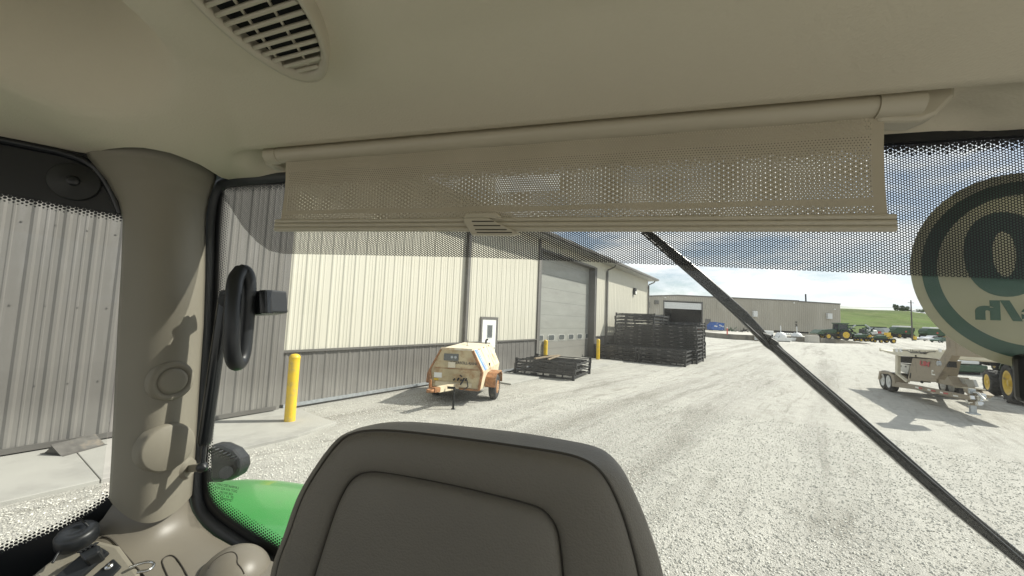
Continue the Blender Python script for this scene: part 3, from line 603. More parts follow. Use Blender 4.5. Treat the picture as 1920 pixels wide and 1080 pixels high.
b = MB(); c0 = A[1].lerp(Bk[1], 0.42).lerp(A[2].lerp(Bk[2], 0.42), 0.85); b.box(c0+sidn*0.03, (0.03, 0.05, 0.08)); b.build('latch', M['black'], comp, CF)
for sx in (-1, 1):
    b = MB(); x0, x1 = sx*0.64, sx*0.92
    prof = [(-0.46, 0.40), (-0.42, 0.62), (-0.28, 0.72), (0.28, 0.72), (0.44, 0.60), (0.46, 0.42)]
    o2 = [(y, z) for y, z in prof]; i2 = [(y*0.95, z-0.025) for y, z in reversed(prof)]
    b.prism([Vector((x0, y, z)) for y, z in o2+i2], (x1-x0, 0, 0)); b.prism([Vector((sx*0.90, y, z)) for y, z in prof+[(0.46, 0.55), (0.2, 0.62), (-0.2, 0.62), (-0.46, 0.52)][:0]], (sx*0.02, 0, 0)) if False else None
    b.build('fender', M['rust2'], comp, CF)
    w = MB(); w.lathe([(0.17, -0.09), (0.27, -0.095), (0.315, -0.07), (0.325, 0), (0.315, 0.07), (0.27, 0.095), (0.17, 0.09), (0.17, -0.09)], (sx*0.80, 0, 0.325), (1, 0, 0), 28, False)
    wh = w.build('wheel', M['tyre'], comp, CF); MB().lathe([(0.03, 0.07), (0.10, 0.06), (0.165, 0.095), (0.172, 0.08), (0.172, -0.08), (0.16, -0.09)], (sx*0.80, 0, 0.325), (sx, 0, 0), 20).build('rim', M['rust2'], wh, CF)
MB().beam((-0.8, 0, 0.33), (0.8, 0, 0.33), 0.07, 0.07).build('axle', M['dark'], comp, CF)
tg = MB(); HP = Vector((-0.22, -1.78, 0.47)); tg.beam((0.12, YF+0.2, 0.42), (-0.16, -1.62, 0.46), 0.10, 0.13); tg.beam((-0.5, YF-.02, 0.46), (0.42, YF-.02, 0.46), 0.06, 0.10); tg.build('drawbar', M['rust'], comp, CF)
tg = MB(); tg.beam((-0.16, -1.60, 0.46), HP, 0.13, 0.10); tg.lathe([(0.045, -0.03), (0.085, -0.03), (0.085, 0.03), (0.045, 0.03), (0.045, -0.03)], HP+Vector((-0.02, -0.1, 0)), (0, 0, 1), 14, False); tg.beam(HP+Vector((-0.09, 0.05, -0.05)), HP+Vector((-0.09, 0.05, 0.22)), 0.04, 0.05); tg.build('hitch', M['rust2'], comp, CF)
jk = MB(); jk.cyl((0.16, -1.42, 0.0), (0.16, -1.42, 0.50), 0.026, n=12); jk.lathe([(0.055, 0), (0.055, 0.012), (0.03, 0.02)], (0.16, -1.42, 0), (0, 0, 1), 12); jk.beam((0.0, -1.42, 0.48), (0.18, -1.42, 0.48), 0.04, 0.05); jk.build('jack_stand', M['blackgloss'], comp, CF)
b = MB(); b.tube([(0.28, 1.0, 1.33), (0.28, 1.0, 1.44), (0.29, 1.0, 1.47), (0.34, 1.0, 1.48)], 0.028, 10); b.build('exhaust', M['black'], comp, CF)
b = MB(); b.beam((-0.05, 0.1, 1.325), (0.02, 0.1, 1.325), 0.08, 0.03); b.cyl((-0.03, 0.12, 1.33), (-0.03, 0.12, 1.5), 0.006, n=6); b.build('lifting_eye', M['dark'], comp, CF)
b = MB(); b.beam((-0.38, 1.12, 1.365), (0.38, 1.12, 1.365), 0.03, 0.03); b.build('rear_lip', M['claydark'], comp, CF)

for f0 in (0.33, 0.66):
    MB().beam(A[1].lerp(Bk[1], f0)+sidn*0.022, A[2].lerp(Bk[2], f0)+sidn*0.022, 0.012, 0.006).build('panel_seam', M['dark'], comp, CF)
for f0 in (0.25, 0.5, 0.78): MB().box(A[1].lerp(Bk[1], f0)+sidn*0.022+Vector((0, 0, -0.02)), (0.03, 0.10, 0.03)).build('hinge', M['rust2'], comp, CF)
MB().beam(fpt(-0.55, 0.84), fpt(0.56, 0.84), 0.012, 0.012).build('front_rib', M['rust2'], comp, CF)
MB().tube([fpt(0.30, 0.58)+Vector((0, -.02, 0)), fpt(0.36, 0.45)+Vector((0, -.12, 0)), fpt(0.25, 0.36)+Vector((0, -.2, 0)), fpt(0.05, 0.42)+Vector((0, -.3, 0))], 0.014, 8).build('hose', M['black'], comp, CF)
MB().span((-0.2, YF-0.03, 0.86), (-0.02, YF-0.012, 1.0)).build('access_plate', M['rusttop'], comp, CF)
# ------------------------------------------------------------------ wheels and tractors
def wheel(parent, c, axis, r, w, rim=M['yellow'], fr=None, lugs=0, seg=26, name='wheel'):
    b = MB(); h = w/2; b.lathe([(r*0.60, -h*0.9), (r*0.86, -h), (r*0.96, -h*0.8), (r*(0.965 if lugs else 1), 0), (r*0.96, h*0.8), (r*0.86, h), (r*0.60, h*0.9), (r*0.60, -h*0.9)], c, axis, seg, False)
    if lugs:
        ax = Vector(axis).normalized(); u = Vector((0, 0, 1)); s_ = ax.cross(u).normalized()
        for k in range(lugs):
            for sd in (-1, 1):
                a = 2*math.pi*(k+0.25*sd)/lugs; a2 = a+0.16
                p = Vector(c)+ax*(sd*h*0.04)+(s_*math.cos(a2)+u*math.sin(a2))*r*0.97; q = Vector(c)+ax*(sd*h*0.95)+(s_*math.cos(a)+u*math.sin(a))*r*0.95
                b.beam(p, q, r*0.07, r*0.07, upv=(s_*math.cos(a)+u*math.sin(a)))
    o = b.build(name, M['tyre'], parent, fr)
    MB().lathe([(0.01, h*0.85), (r*0.16, h*0.85), (r*0.19, h*0.45), (r*0.43, h*0.45), (r*0.52, h*0.8), (r*0.61, h*0.92), (r*0.61, -h*0.9), (r*0.3, -h*0.6), (0.01, -h*0.6)], c, axis, seg).build('rim', rim, o, fr)
    return o
def tractor(lab, loc, rz, s=1.0, cab=True, lugs=0, grp=None, fw=0.62, rw=0.9, rear_only=False):
    t = thing('farm_tractor', lab, 'tractor', loc, rz, grp); F = G[t] @ Matrix.Scale(s, 4)
    for sy in (-1, 1):
        ax = (0, sy, 0)
        wheel(t, (0, sy*0.85, rw), ax, rw, 0.48, fr=F, lugs=lugs); wheel(t, (2.5, sy*0.8, fw), ax, fw, 0.38, fr=F, lugs=lugs)
        b = MB(); pr = [(rw*1.12*math.cos(a), rw+rw*1.12*math.sin(a)) for a in np.linspace(R(35), R(165), 8)]; b.prism([Vector((x, sy*0.6, z)) for x, z in pr]+[Vector((x*0.94, sy*0.6, rw+(z-rw)*0.94)) for x, z in reversed(pr)], (0, sy*0.48, 0)); b.build('fender', M['greenfar'], t, F)
    b = MB(); b.prism([Vector((x, -0.36, z)) for x, z in ((0.9, 0.95), (3.1, 0.95), (3.2, 1.3), (2.9, 1.55), (0.9, 1.75))], (0, 0.72, 0)); b.build('hood', M['greenfar'], t, F, bevel=0.06)
    MB().span((-0.3, -0.3, 0.5), (2.9, 0.3, 0.96)).build('chassis', M['dark'], t, F)
    if cab:
        b = MB()
        for x, y in ((-0.55, -0.7), (-0.55, 0.7), (0.85, -0.7), (0.85, 0.7)): b.beam((x, y, 1.25), (x*0.92, y*0.95, 2.6), 0.08, 0.08)
        b.build('cab_frame', M['greenfar'], t, F); MB().box((0.15, 0, 1.9), (1.3, 1.3, 1.3), taper=(0.92, 0.95)).build('cab_glass', M['pane'], t, F)
        MB().box((0.13, 0, 2.66), (1.7, 1.6, 0.16)).build('cab_roof', M['greenfar'], t, F, bevel=0.05)
    else:
        b = MB(); b.span((-0.3, -0.3, 1.1), (0.2, 0.3, 1.25)); b.span((-0.4, -0.3, 1.2), (-0.25, 0.3, 1.65)); b.build('seat', M['yellow'], t, F)
        MB().tube([(0.75, 0, 1.3), (0.6, 0, 1.75)], 0.03).build('steering_column', M['black'], t, F)
    return t
def faceto(p, q): d = Vector(q)-Vector(p); return math.atan2(d.y, d.x)

# ------------------------------------------------------------------ seed tender trailer (right)
E1 = Vector((-0.47, -0.88, 0)).normalized(); E2 = Vector((0.88, -0.47, 0)).normalized(); TO = Vector((13.95, 14.33, 0))
TRZ = math.atan2(E1.y, E1.x); tend = thing('seed_tender', 'tan seed tender trailer with cream tarp top and folding conveyor', 'trailer', TO, TRZ); TF = G[tend]; TI = TF.inverted()
def tp(x, y, lat=0.0):                     # pixel of the near side -> trailer axes (x forward, y lateral: + is towards the near side)
    return TI @ onpl(x, y, TO+E2*lat, E2)
def c5(x, y, lat=0.0): return tp(1620+x/6.353, 630+y/6.353, lat)
FARW = 1.75
def off(lat): return Vector((0, -lat, 0)) if (TI.to_3x3() @ E2).y < 0 else Vector((0, lat, 0))
def tpoly(pts, lat, dp, nm, m, bevel=0): return MB().prism([c5(x, y, lat) for x, y in pts], off(dp)).build(nm, m, tend, TF, bevel=bevel)
sgn = off(1).y
for (x, y) in ((212, 548), (282, 575)):
    for side in (0, 1):
        c = c5(x, y); c.y = sgn*(0.12 if side == 0 else FARW); c.z = 0.36; wheel(tend, c, (0, -sgn if side == 0 else sgn, 0), 0.36, 0.22, rim=M['whitefar'], fr=TF)
tpoly([(165, 515), (178, 425), (300, 432), (352, 470), (372, 560), (340, 560), (320, 480), (290, 452), (192, 446), (180, 515)], -0.02, 0.34, 'fender', M['tan'])
tpoly([(178, 418), (296, 426), (340, 440), (300, 448), (190, 438)], 0.0, FARW-0.1, 'deck', M['tan'])
tpoly([(330, 540), (560, 575), (1265, 715), (1262, 768), (620, 640), (330, 600)], 0.0, 0.1, 'frame_rail', M['tan'], 0.01)
tpoly([(330, 545), (560, 580), (900, 640), (900, 690), (620, 640), (330, 600)], FARW-0.4, 0.1, 'frame_rail', M['tan'])
b = MB(); q0 = c5(900, 680, FARW-0.35); q1 = c5(1262, 745, 0.12); b.beam(q0, q1, 0.09, 0.14); b.build('frame_rail', M['tan'], tend, TF)
for (x0, x1, y0) in ((610, 650, 600), (755, 790, 628), (905, 940, 660), (1060, 1120, 700)):
    tpoly([(x0, y0), (x1, y0+9), (x1, y0+27), (x0, y0+18)], -0.004, 0.003, 'reflector_tape', M['white'])
for (x0, x1, y0) in ((650, 690, 607), (800, 850, 640), (945, 1000, 670)):
    tpoly([(x0, y0), (x1, y0+9), (x1, y0+27), (x0, y0+18)], -0.004, 0.003, 'reflector_tape', M['redink'])
tpoly([(575, 262), (858, 275), (858, 548), (510, 535)], 0.05, 0.12, 'hopper_body', M['tan'], 0.02)
tpoly([(372, 230), (400, 235), (400, 450), (510, 540), (500, 552), (370, 450)], 0.05, 0.08, 'hopper_post', M['tanlite'])
tpoly([(600, 270), (840, 280), (780, 540), (640, 530)], 0.55, 0.6, 'hopper_funnel', M['tan'])
tpoly([(395, 235), (580, 262), (580, 325), (398, 315)], 0.5, 0.8, 'control_box', M['dark'])
tpoly([(390, 320), (545, 345), (520, 455), (440, 420)], 0.4, 0.75, 'poly_tank', M['white'])
tpoly([(420, 348), (446, 352), (446, 366), (420, 362)], 0.395, 0.004, 'tank_label', M['ink']); tpoly([(486, 356), (505, 358), (505, 374), (486, 372)], 0.395, 0.004, 'tank_label', M['ink'])
tpoly([(380, 440), (520, 470), (512, 535), (430, 500)], 0.35, 0.6, 'engine', M['dark'])
tpoly([(545, 440), (560, 442), (552, 505), (540, 503)], 0.045, 0.01, 'handle_slot', M['dark'])
tpoly([(860, 480), (1000, 480), (1075, 600), (860, 560)], 0.1, 0.4, 'discharge_chute', M['tan'], 0.01)
tpoly([(182, 148), (192, 148), (194, 182), (184, 180)], 0.02, 0.03, 'tarp_hook', M['tanlite'])
tpoly([(186, 160), (345, 190), (1000, 195), (1000, 268), (860, 272), (370, 228), (290, 205), (186, 170)], 0.0, 1.7, 'hopper_rim', M['tanlite'], 0.01)
tpoly([(340, 150), (1000, 165), (1000, 196), (345, 190)], 0.12, 1.4, 'tarp', M['tanlite'], 0.02)
for x in (365, 415, 880): tpoly([(x, 150), (x+12, 150), (x+22, 190), (x+8, 190)], 0.0, 0.05, 'tarp_clip', M['white'])
b = MB(); b.tube([c5(450, 172, -0.01), c5(520, 172, -0.01), c5(560, 200, -0.01), c5(720, 204, -0.01), c5(780, 188, -0.01), c5(850, 186, -0.01)], 0.012, 6); b.build('swoosh_stripe', M['ink'], tend, TF)
def tend_text(txt, x, y, size, m, lat, bold=0.0, shear=0, sx=1.0):
    p = TF @ c5(x, y, lat); xa = E1; ya = Vector((0, 0, 1)); za = xa.cross(ya)
    Mx = Matrix(((xa.x, ya.x, za.x, p.x), (xa.y, ya.y, za.y, p.y), (xa.z, ya.z, za.z, p.z), (0, 0, 0, 1))) @ Matrix.Scale(sx, 4, (1, 0, 0)); return lettering(txt, size, Mx, m, tend, bold=bold, shear=shear)
tend_text('Unverferth', 640, 190, 0.13, M['ink'], -0.012, 0.003, 0.2, 1.9); tend_text('UM', 715, 332, 0.20, M['redink'], 0.035, 0.010, 0.2, 2.1)
tpoly([(805, 405), (850, 412), (850, 470), (805, 462)], 0.03, 0.006, 'decal', M['white']); tpoly([(812, 420), (840, 424), (840, 455), (812, 450)], 0.026, 0.003, 'decal', M['tan'])
MB().cyl(c5(620, 238, -0.01), c5(620, 238, 0.02), 0.03, n=10).build('plug', M['dark'], tend, TF); MB().cyl(c5(690, 548, 0.03), c5(690, 548, 0.06), 0.04, n=10).build('plug', M['dark'], tend, TF)
cv = MB(); P0 = c5(915, 430, -0.15); P1 = c5(1160, 45, -0.15); P0b = P0.lerp(P1, -0.10)
cv.beam(P0b, P1, 0.16, 0.30); cv.build('conveyor_tube', M['tan'], tend, TF, bevel=0.01)
cv = MB(); cv.box(P1+Vector((0.15, 0, -0.1)), (0.5, 0.5, 0.6)); cv.build('conveyor_head', M['tan'], tend, TF, bevel=0.03)
m1 = P0.lerp(P1, 0.42); MB().box(m1+Vector((0.12, 0, -0.12)), (0.12, 0.14, 0.16)).build('pivot_bracket', M['dark'], tend, TF); MB().cyl(m1+Vector((0.1, -sgn*0.2, -0.12)), m1+Vector((0.1, -sgn*0.26, -0.12)), 0.06, n=12).build('pivot_pin', M['galv'], tend, TF)
# tarp spout beside the conveyor
tpoly([(1060, 480), (1200, 515), (1165, 605), (1065, 600), (1010, 480)], 0.3, 0.08, 'side_chute', M['soffit']); tpoly([(1195, 515), (1295, 520), (1330, 605), (1240, 605)], 0.3, 0.06, 'fold_panel', M['soffit'])
tpoly([(1070, 595), (1365, 625), (1365, 640), (1070, 612)], 0.25, 0.12, 'step_shelf', M['tanlite'])
tpoly([(1180, 625), (1215, 625), (1310, 690), (1262, 720), (1190, 660)], 0.1, 0.35, 'tongue_gusset', M['tan'])
b = MB(); k0 = c5(1290, 720, 0.1)
for i in range(14):
    q = k0+Vector((random.uniform(-.05, .42), random.uniform(-.12, .12), random.uniform(-.15, .12))); b.box(q, (random.uniform(.05, .14), .07, random.uniform(.04, .1)), Matrix.Rotation(random.uniform(0, 3), 3, 'Y'))
b.tube([k0+Vector((0, 0, 0.1)), k0+Vector((0.25, 0, 0.12)), k0+Vector((0.5, 0, 0.0))], 0.03, 8); b.build('coupler', M['chrome'], tend, TF)
jf = c5(1300, 930, 0.1); b = MB(); b.beam(Vector((jf.x, jf.y, jf.z)), Vector((jf.x, jf.y, jf.z+0.62)), 0.10, 0.10); b.box(Vector((jf.x, jf.y, jf.z+0.015)), (0.2, 0.2, 0.03)); b.build('jack', M['galv'], tend, TF)
MB().beam(Vector((jf.x-.002, jf.y, jf.z+0.22)), Vector((jf.x-.002, jf.y, jf.z+0.5)), 0.12, 0.12).build('jack_sleeve', M['tan'], tend, TF)

# tractors parked behind it
wf, wr = gnd(1860, 741), gnd(1908, 758); hd_ = faceto(wr, wf); sc1 = (wf-wr).length/2.5; o1 = wr-Vector((-math.sin(hd_)*0.85*sc1, math.cos(hd_)*0.85*sc1, 0))
tr1 = tractor('green tractor with lugged yellow wheels parked right of the seed tender', o1, hd_, sc1, True, 16, fw=0.47/sc1, rw=0.66/sc1)
w2 = gnd(1822, 699); o2 = w2-Vector((-math.sin(hd_)*0.85, math.cos(hd_)*0.85, 0))
tr2 = tractor('green tractor with big black tyres parked farther back behind the tender', o2, hd_, 1.0, True, 16, fw=0.6, rw=0.78)
gb = thing('low_implement', 'low green and white implement on the gravel behind the tender', 'implement', gnd(1790, 700), 0); p = gnd(1790, 700)
MB().box(p+Vector((0, 0, 0.35)), (2.4, 1.2, 0.4)).build('hood', M['greenfar'], gb, bevel=0.06); MB().box(p+Vector((-0.1, 0, 0.68)), (1.8, 1.1, 0.18)).build('cover', M['whitefar'], gb, bevel=0.05); MB().box(p+Vector((0, 0, 0.1)), (1.8, 0.9, 0.2)).build('base', M['dark'], gb)

# ------------------------------------------------------------------ far warehouse with its dock
dk = MB(); DZ0, DZ1 = 0.85, 1.2
front = [gnd(1300, 627.5), gnd(1340, 633.5), gnd(1380, 637), gnd(1417, 638.5), gnd(1470, 639.5), gnd(1540, 643)]
back = [Vector((62, 97, 0)), Vector((20, 92, 0))]
top = [Vector((p.x, p.y, DZ0)) for p in front]+[Vector((p.x, p.y, DZ1)) for p in back]; bot = [Vector((p.x, p.y, -0.2)) for p in front+back]
n = len(top); dk.add(bot+top, [tuple(range(n, 2*n))]+[(i, (i+1) % n, (i+1) % n+n, i+n) for i in range(n)])
tag(dk.build('loading_dock', M['conc2']), kind='structure')
ap = MB(); ap.add([p+Vector((0, 0, 0.012)) for p in top], [tuple(range(n))]); tag(ap.build('dock_apron', M['apron']), kind='structure')
rp = MB(); f0, f1 = gnd(1540, 643), gnd(1632, 645); rp.prism([f0, f1, f1+Vector((0, 0, 0.05)), f0.lerp(f1, 0.4)+Vector((0, 0, 0.62)), f0+Vector((0, 0, 0.85))], Vector((3, 16, 0))); tag(rp.build('dock_ramp', M['conc2']), kind='structure')
L0, L1 = dep(1200, 620, 89.0), dep(1576.5, 620, 95.0); fd = (L1-L0); fd.z = 0; FL = fd.length; fd.normalize()
wh = thing('warehouse', 'low tan steel warehouse with open dock door across the yard', 'building', (L0.x, L0.y, 0.9), math.atan2(fd.y, fd.x)); HF = frame((L0.x, L0.y, 0), math.atan2(fd.y, fd.x)); HI = HF.inverted(); fnrm = Vector((fd.y, -fd.x, 0))
def hp(x, y, o=0.0):
    q = HI @ onpl(x, y, Vector((L0.x, L0.y, 0)), fnrm); return Vector((q.x, -o, q.z))
def hrect(x0, y0, x1, y1, o, th, nm, m, parent=wh):
    a = hp(x0, y0); b2 = hp(x1, y1); z0, z1 = min(a.z, b2.z), max(a.z, b2.z); return MB().span((a.x, -o-th, z0), (b2.x, -o, z1)).build(nm, m, parent, HF)
zl, zr, zs = hp(1213, 557).z, hp(1575, 571).z, hp(1497, 565).z; xs = hp(1497, 565).x; xr_ = hp(1270, 555).x; zpk = hp(1270, 554.5).z
dL, dR = hp(1245, 600).x, hp(1315.5, 600).x; dT = hp(1280, 566).z
def sided(x0, x1, z0, zf):
    n = max(1, round((x1-x0)/1.0)); w = (x1-x0)/n
    for i in range(n):
        xa = x0+i*w; pr = [(0, 0), (w*0.22, 0), (w*0.28, -0.05), (w*0.46, -0.05), (w*0.52, 0), (w*0.72, 0), (w*0.78, -0.05), (w*0.94, -0.05), (w, 0)]
        k = len(pr); vs = [Vector((xa+u, v, z0)) for u, v in pr]+[Vector((xa+u, v, zf(xa+u))) for u, v in pr]
        MB().add(vs, [(j, j+1, k+j+1, k+j) for j in range(k-1)]).build('siding_panel', M['tanfar'], wh, HF, fixn=False)
def ztop(x):
    if x >= xs: return zr+(zs-0.12-zr)*(FL-x)/(FL-xs)
    if x <= xr_: return zl+(zpk-zl)*max(0, x)/xr_
    return zpk+(zs-zpk)*(x-xr_)/(xs-xr_)
sided(0, dL, 0.6, ztop); sided(dL, dR, dT, ztop); sided(dR, xs, 0.6, ztop); sided(xs, FL, 0.0, ztop)
b = MB(); prf = [0, xr_, xs-0.01, xs, FL]; 
for x0, x1 in ((0, xr_), (xr_, xs), (xs, FL)): b.beam((x0, -0.06, ztop(x0+.001)+0.12), (x1, -0.06, (ztop(x1-.001))+0.12), 0.2, 0.26)
b.build('roof_trim', M['claydark'], wh, HF)
b = MB()
for x0, x1 in ((0, xr_), (xr_, xs-.001), (xs, FL)): b.prism([Vector((x0, 0.1, ztop(x0))), Vector((x1, 0.1, ztop(x1))), Vector((x1, 35, ztop(x1)+.3)), Vector((x0, 35, ztop(x0)+.3))], (0, 0, 0.12))
b.build('roof', M['roof'], wh, HF)
MB().span((FL-0.12, 0.0, 0), (FL, 35, zr)).build('end_wall', M['tanfar'], wh, HF); MB().span((0, 0.4, 0), (dL-0.2, 0.6, zl-.3)).build('wall_core', M['dark'], wh, HF); MB().span((dR+0.2, 0.4, 0), (FL-.2, 0.6, zr-0.4)).build('wall_core', M['dark'], wh, HF)
db = MB(); db.span((dL-0.3, 0.7, 0.5), (dL-0.1, 14, dT+.5)); db.span((dR+.1, 0.7, 0.5), (dR+.3, 14, dT+.5)); db.span((dL-.1, 13.8, 0.5), (dR+.1, 14, dT+.5)); db.span((dL-.1, 0.7, dT+.3), (dR+.1, 13.8, dT+.5)); db.build('bay_interior', M['dark'], wh, HF)
fz = MB(); fz.span((dL-0.25, -0.12, 0.9), (dL, -0.02, dT+.2)); fz.span((dR, -0.12, 0.9), (dR+.25, -0.02, dT+.2)); fz.span((dL, -0.12, dT), (dR, -0.02, dT+.2)); ddo = fz.build('dock_door', M['claydark'], wh, HF)
zA, zB = hp(1280, 567.5).z, hp(1280, 579.5).z
for i in range(4): MB().span((dL+.02, 0.02, zB+(zA-zB)*i/4+.015), (dR-.02, 0.12, zB+(zA-zB)*(i+1)/4)).build('door_slat', M['whitefar'], ddo, HF)
hrect(1322, 598, 1331.5, 617, 0.06, 0.1, 'side_door', M['claydark']); hrect(1227, 563, 1234, 570.5, 0.06, 0.25, 'vent', M['clay']); hrect(1215, 566, 1218, 577, 0.06, 0.15, 'vent', M['clay'])
hrect(1410, 583, 1417.5, 594, 0.06, 0.5, 'exhaust_hood', M['whitefar']); hrect(1548.5, 587.5, 1557, 598, 0.06, 0.5, 'exhaust_hood', M['whitefar']); hrect(1344, 566, 1352, 579, 0.06, 0.06, 'patch_panel', M['tanfar']); hrect(1322, 572, 1330, 579, 0.06, 0.06, 'patch_panel', M['tanfar'])
for (x, y) in ((1246, 558), (1487, 568), (1563.5, 580)): hrect(x-1, y-1, x+1, y+1, 0.06, 0.3, 'wall_lamp', M['white'])
hrect(1491.5, 610, 1494.5, 612.5, 0.06, 0.04, 'wall_sign', M['ink'])
for dz in (0, 4): hrect(1491, 603+dz, 1494, 605+dz, 0.06, 0.04, 'wall_sign', M['ink'])
MB().beam(hp(1531.5, 572)+Vector((0, 3, -1)), hp(1530.5, 550)+Vector((0, 3, 0)), 0.22, 0.22).build('roof_pole', M['dark'], wh, HF)
MB().beam(hp(1221, 557)+Vector((0, 3, -1)), hp(1221, 553)+Vector((0, 3, 0)), 0.12, 0.12).build('roof_pole', M['dark'], wh, HF)
# dumpster
p = dep(1342, 618, 84); p.z = 1.1; dp_ = thing('dumpster', 'blue dumpster with worn white lettering beside the dock door', 'dumpster', p, R(4)); F = G[dp_]
b = MB(); b.prism([Vector((-1.4, -0.9, 0.15)), Vector((1.35, -0.9, 0.15)), Vector((1.4, -0.9, 1.6)), Vector((-0.75, -0.9, 1.8)), Vector((-1.5, -0.9, 1.1))], (0, 1.8, 0)); b.build('bin', M['blue'], dp_, F)
MB().prism([Vector((-0.8, -0.92, 1.8)), Vector((1.45, -0.92, 1.6)), Vector((1.45, -0.92, 1.68)), Vector((-0.8, -0.92, 1.88))], (0, 1.84, 0)).build('lid', M['blue'], dp_, F)
b = MB()
for x, z, w in ((-0.85, 0.85, 0.3), (-0.5, 0.8, 0.3), (0.25, 1.05, 0.25), (0.55, 0.9, 0.25), (0.95, 0.8, 0.25)): b.span((x, -0.912, z), (x+w, -0.902, z+0.28))
b.build('worn_lettering', M['whitefar'], dp_, F)
for sx in (-1.1, 1.1): MB().cyl((sx, -0.7, 0.08), (sx, 0.7, 0.08), 0.08).build('roller', M['dark'], dp_, F)
# dock posts
for (x, y), lab in (((1310.5, 626), 'red dock post nearest the black rack stacks'), ((1363.5, 627), 'red dock post standing to the right of the blue dumpster')):
    q = gnd(x, y, DZ0); t = thing('dock_post', lab, 'post', q, 0, 'red dock posts'); MB().cyl(q, q+Vector((0, 0, 1.1)), 0.09, n=10).build('post', M['red'], t); MB().cyl(q+Vector((0, 0, 0.98)), q+Vector((0, 0, 1.13)), 0.098, n=10).build('cap_band', M['white'], t)
# scrap on the dock
for x0, lab in ((1372, 'tangle of dark scrap metal on the dock beside the red post'), (1394, 'dark steel frame table on the dock behind the wiper')):
    p = dep(x0, 619, 82); p.z = 1.1; t = thing('scrap_pile', lab, 'scrap', p); b = MB()
    for i in range(9): b.beam(p+Vector((random.uniform(-1, 1), random.uniform(-.5, .5), 0)), p+Vector((random.uniform(-1, 1), random.uniform(-.5, .5), random.uniform(.3, 1.1))), 0.1, 0.1)
    b.build('bars', M['greenfar'] if x0 < 1380 else M['dark'], t)
# white unit and domed tanks
p = gnd(1441, 640.5); t = thing('white_tote', 'white boxy tank against the dock wall beside the wiper', 'tank', p, R(8)); F = G[t]
MB().box((0, 0.9, 0.9), (2.1, 1.6, 1.6)).build('tank_body', M['whitefar'], t, F, bevel=0.08); MB().box((0, 0.9, 0.05), (2.2, 1.7, 0.1)).build('pallet', M['wood'], t, F); MB().box((0.75, 0.09, 0.95), (0.25, 0.03, 0.3)).build('valve', M['dark'], t, F); MB().cyl((-0.5, 0.9, 1.7), (-0.5, 0.9, 1.95), 0.2).build('filler_cap', M['dark'], t, F)
for x, lab in ((1470.5, 'white domed tank in a long tray, nearer the wiper'), (1501, 'white domed tank in a long tray, next to the concrete block')):
    p = gnd(x, 641)+Vector((0, 0.8, 0)); t = thing('domed_tank', lab, 'tank', p, R(-6), 'white domed tanks'); F = G[t]
    b = MB(); b.box((0, 0, 0.38), (2.5, 1.5, 0.55), taper=(1.06, 1.06)); b.build('tray', M['whitefar'], t, F, bevel=0.04)
    MB().lathe([(0.85, 0), (0.84, 0.25), (0.76, 0.5), (0.6, 0.72), (0.38, 0.86), (0.15, 0.92), (0.01, 0.93)], (0, 0, 0.64), (0, 0, 1), 24).build('dome', M['whitefar'], t, F)
    MB().cyl((0.0, 0, 1.5), (0.0, 0, 2.6), 0.07, n=10).build('pole', M['whitefar'], t, F); MB().box((0, 0, 0.06), (2.2, 1.2, 0.12)).build('skid', M['dark'], t, F)
    b = MB()
    for sx in (-1, 1): b.tube([(sx*0.7, -0.62, 0.62), (sx*0.42, -0.60, 1.1), (0, -0.35, 1.50)], 0.03, 6)
    b.cyl((-0.3, -0.2, 1.5), (-0.3, -0.2, 1.72), 0.09, n=8); b.build('straps', M['dark'], t, F)
p = gnd(1528, 643)+Vector((0, 0.6, 0)); t = tag(MB().box((0, 0, 0.6), (1.75, 1.0, 1.2), taper=(0.96, 0.94)).build('concrete_block', M['apron'], fr=frame(p, R(-8)), origin=p, bevel=0.06), 'pale concrete block standing against the dock beside the green tractor', 'block')
for i in range(9):
    x = 1462+i*4.2; q = dep(x, 624, 72); q.z = DZ0+0.1
    tag(MB().lathe([(0.01, 0), (0.24, 0.02), (0.26, 0.2), (0.16, 0.36), (0.01, 0.4)], q, (0, 0, 1), 10).build('white_bucket', M['whitefar']), 'small white container in the row on the dock behind the domed tanks', 'bucket', 'white containers along the dock')
b = MB(); b.beam(dep(1452, 621, 73), dep(1515, 624, 73), 0.25, 0.3); rl = tag(b.build('dock_rail', M['dark']), 'dark steel rail running along the dock behind the domed tanks', 'rail')
b.v = []; b.f = []; b.sm = []

# ------------------------------------------------------------------ far machinery
q = dep(1578, 632, 66); q.z = 0.62
tractor('green cab tractor with loader parked on the dock ramp', q, R(172), 1.05, True, grp=None, fw=0.5, rw=0.82)
ld = MB(); F = frame(q, R(172)); ld.beam((1.2, -0.75, 1.5), (3.4, -0.75, 1.25), 0.12, 0.2); ld.beam((1.2, 0.75, 1.5), (3.4, 0.75, 1.25), 0.12, 0.2); ld.prism([Vector((3.3, -1.1, 0.8)), Vector((4.3, -1.1, 0.85)), Vector((4.4, -1.1, 1.0)), Vector((3.6, -1.1, 1.6)), Vector((3.3, -1.1, 1.6))], (0, 2.2, 0))
o = ld.build('front_loader', M['greenfar'], fr=F); par = [x for x in COL.objects if x.name.startswith('farm_tractor')][-1]
wm = G[o]; o.parent = par; o.matrix_local = G[par].inverted() @ wm
for (x, y, rz, s, lab) in ((1668, 643.5, 176, 0.92, 'green garden tractor nearest the open yard'), (1629, 641, 178, 0.92, 'green garden tractor at the foot of the dock ramp'), (1606, 636, 182, 0.92, 'small green tractor behind the foot of the dock ramp'), (1650, 633, 176, 1.0, 'small green and yellow tractor in the second row')):
    q = gnd(x, y); q.z = terr(q.x, q.y); tractor(lab, q, R(rz), s, False, grp='small green tractors', fw=0.36, rw=0.52)
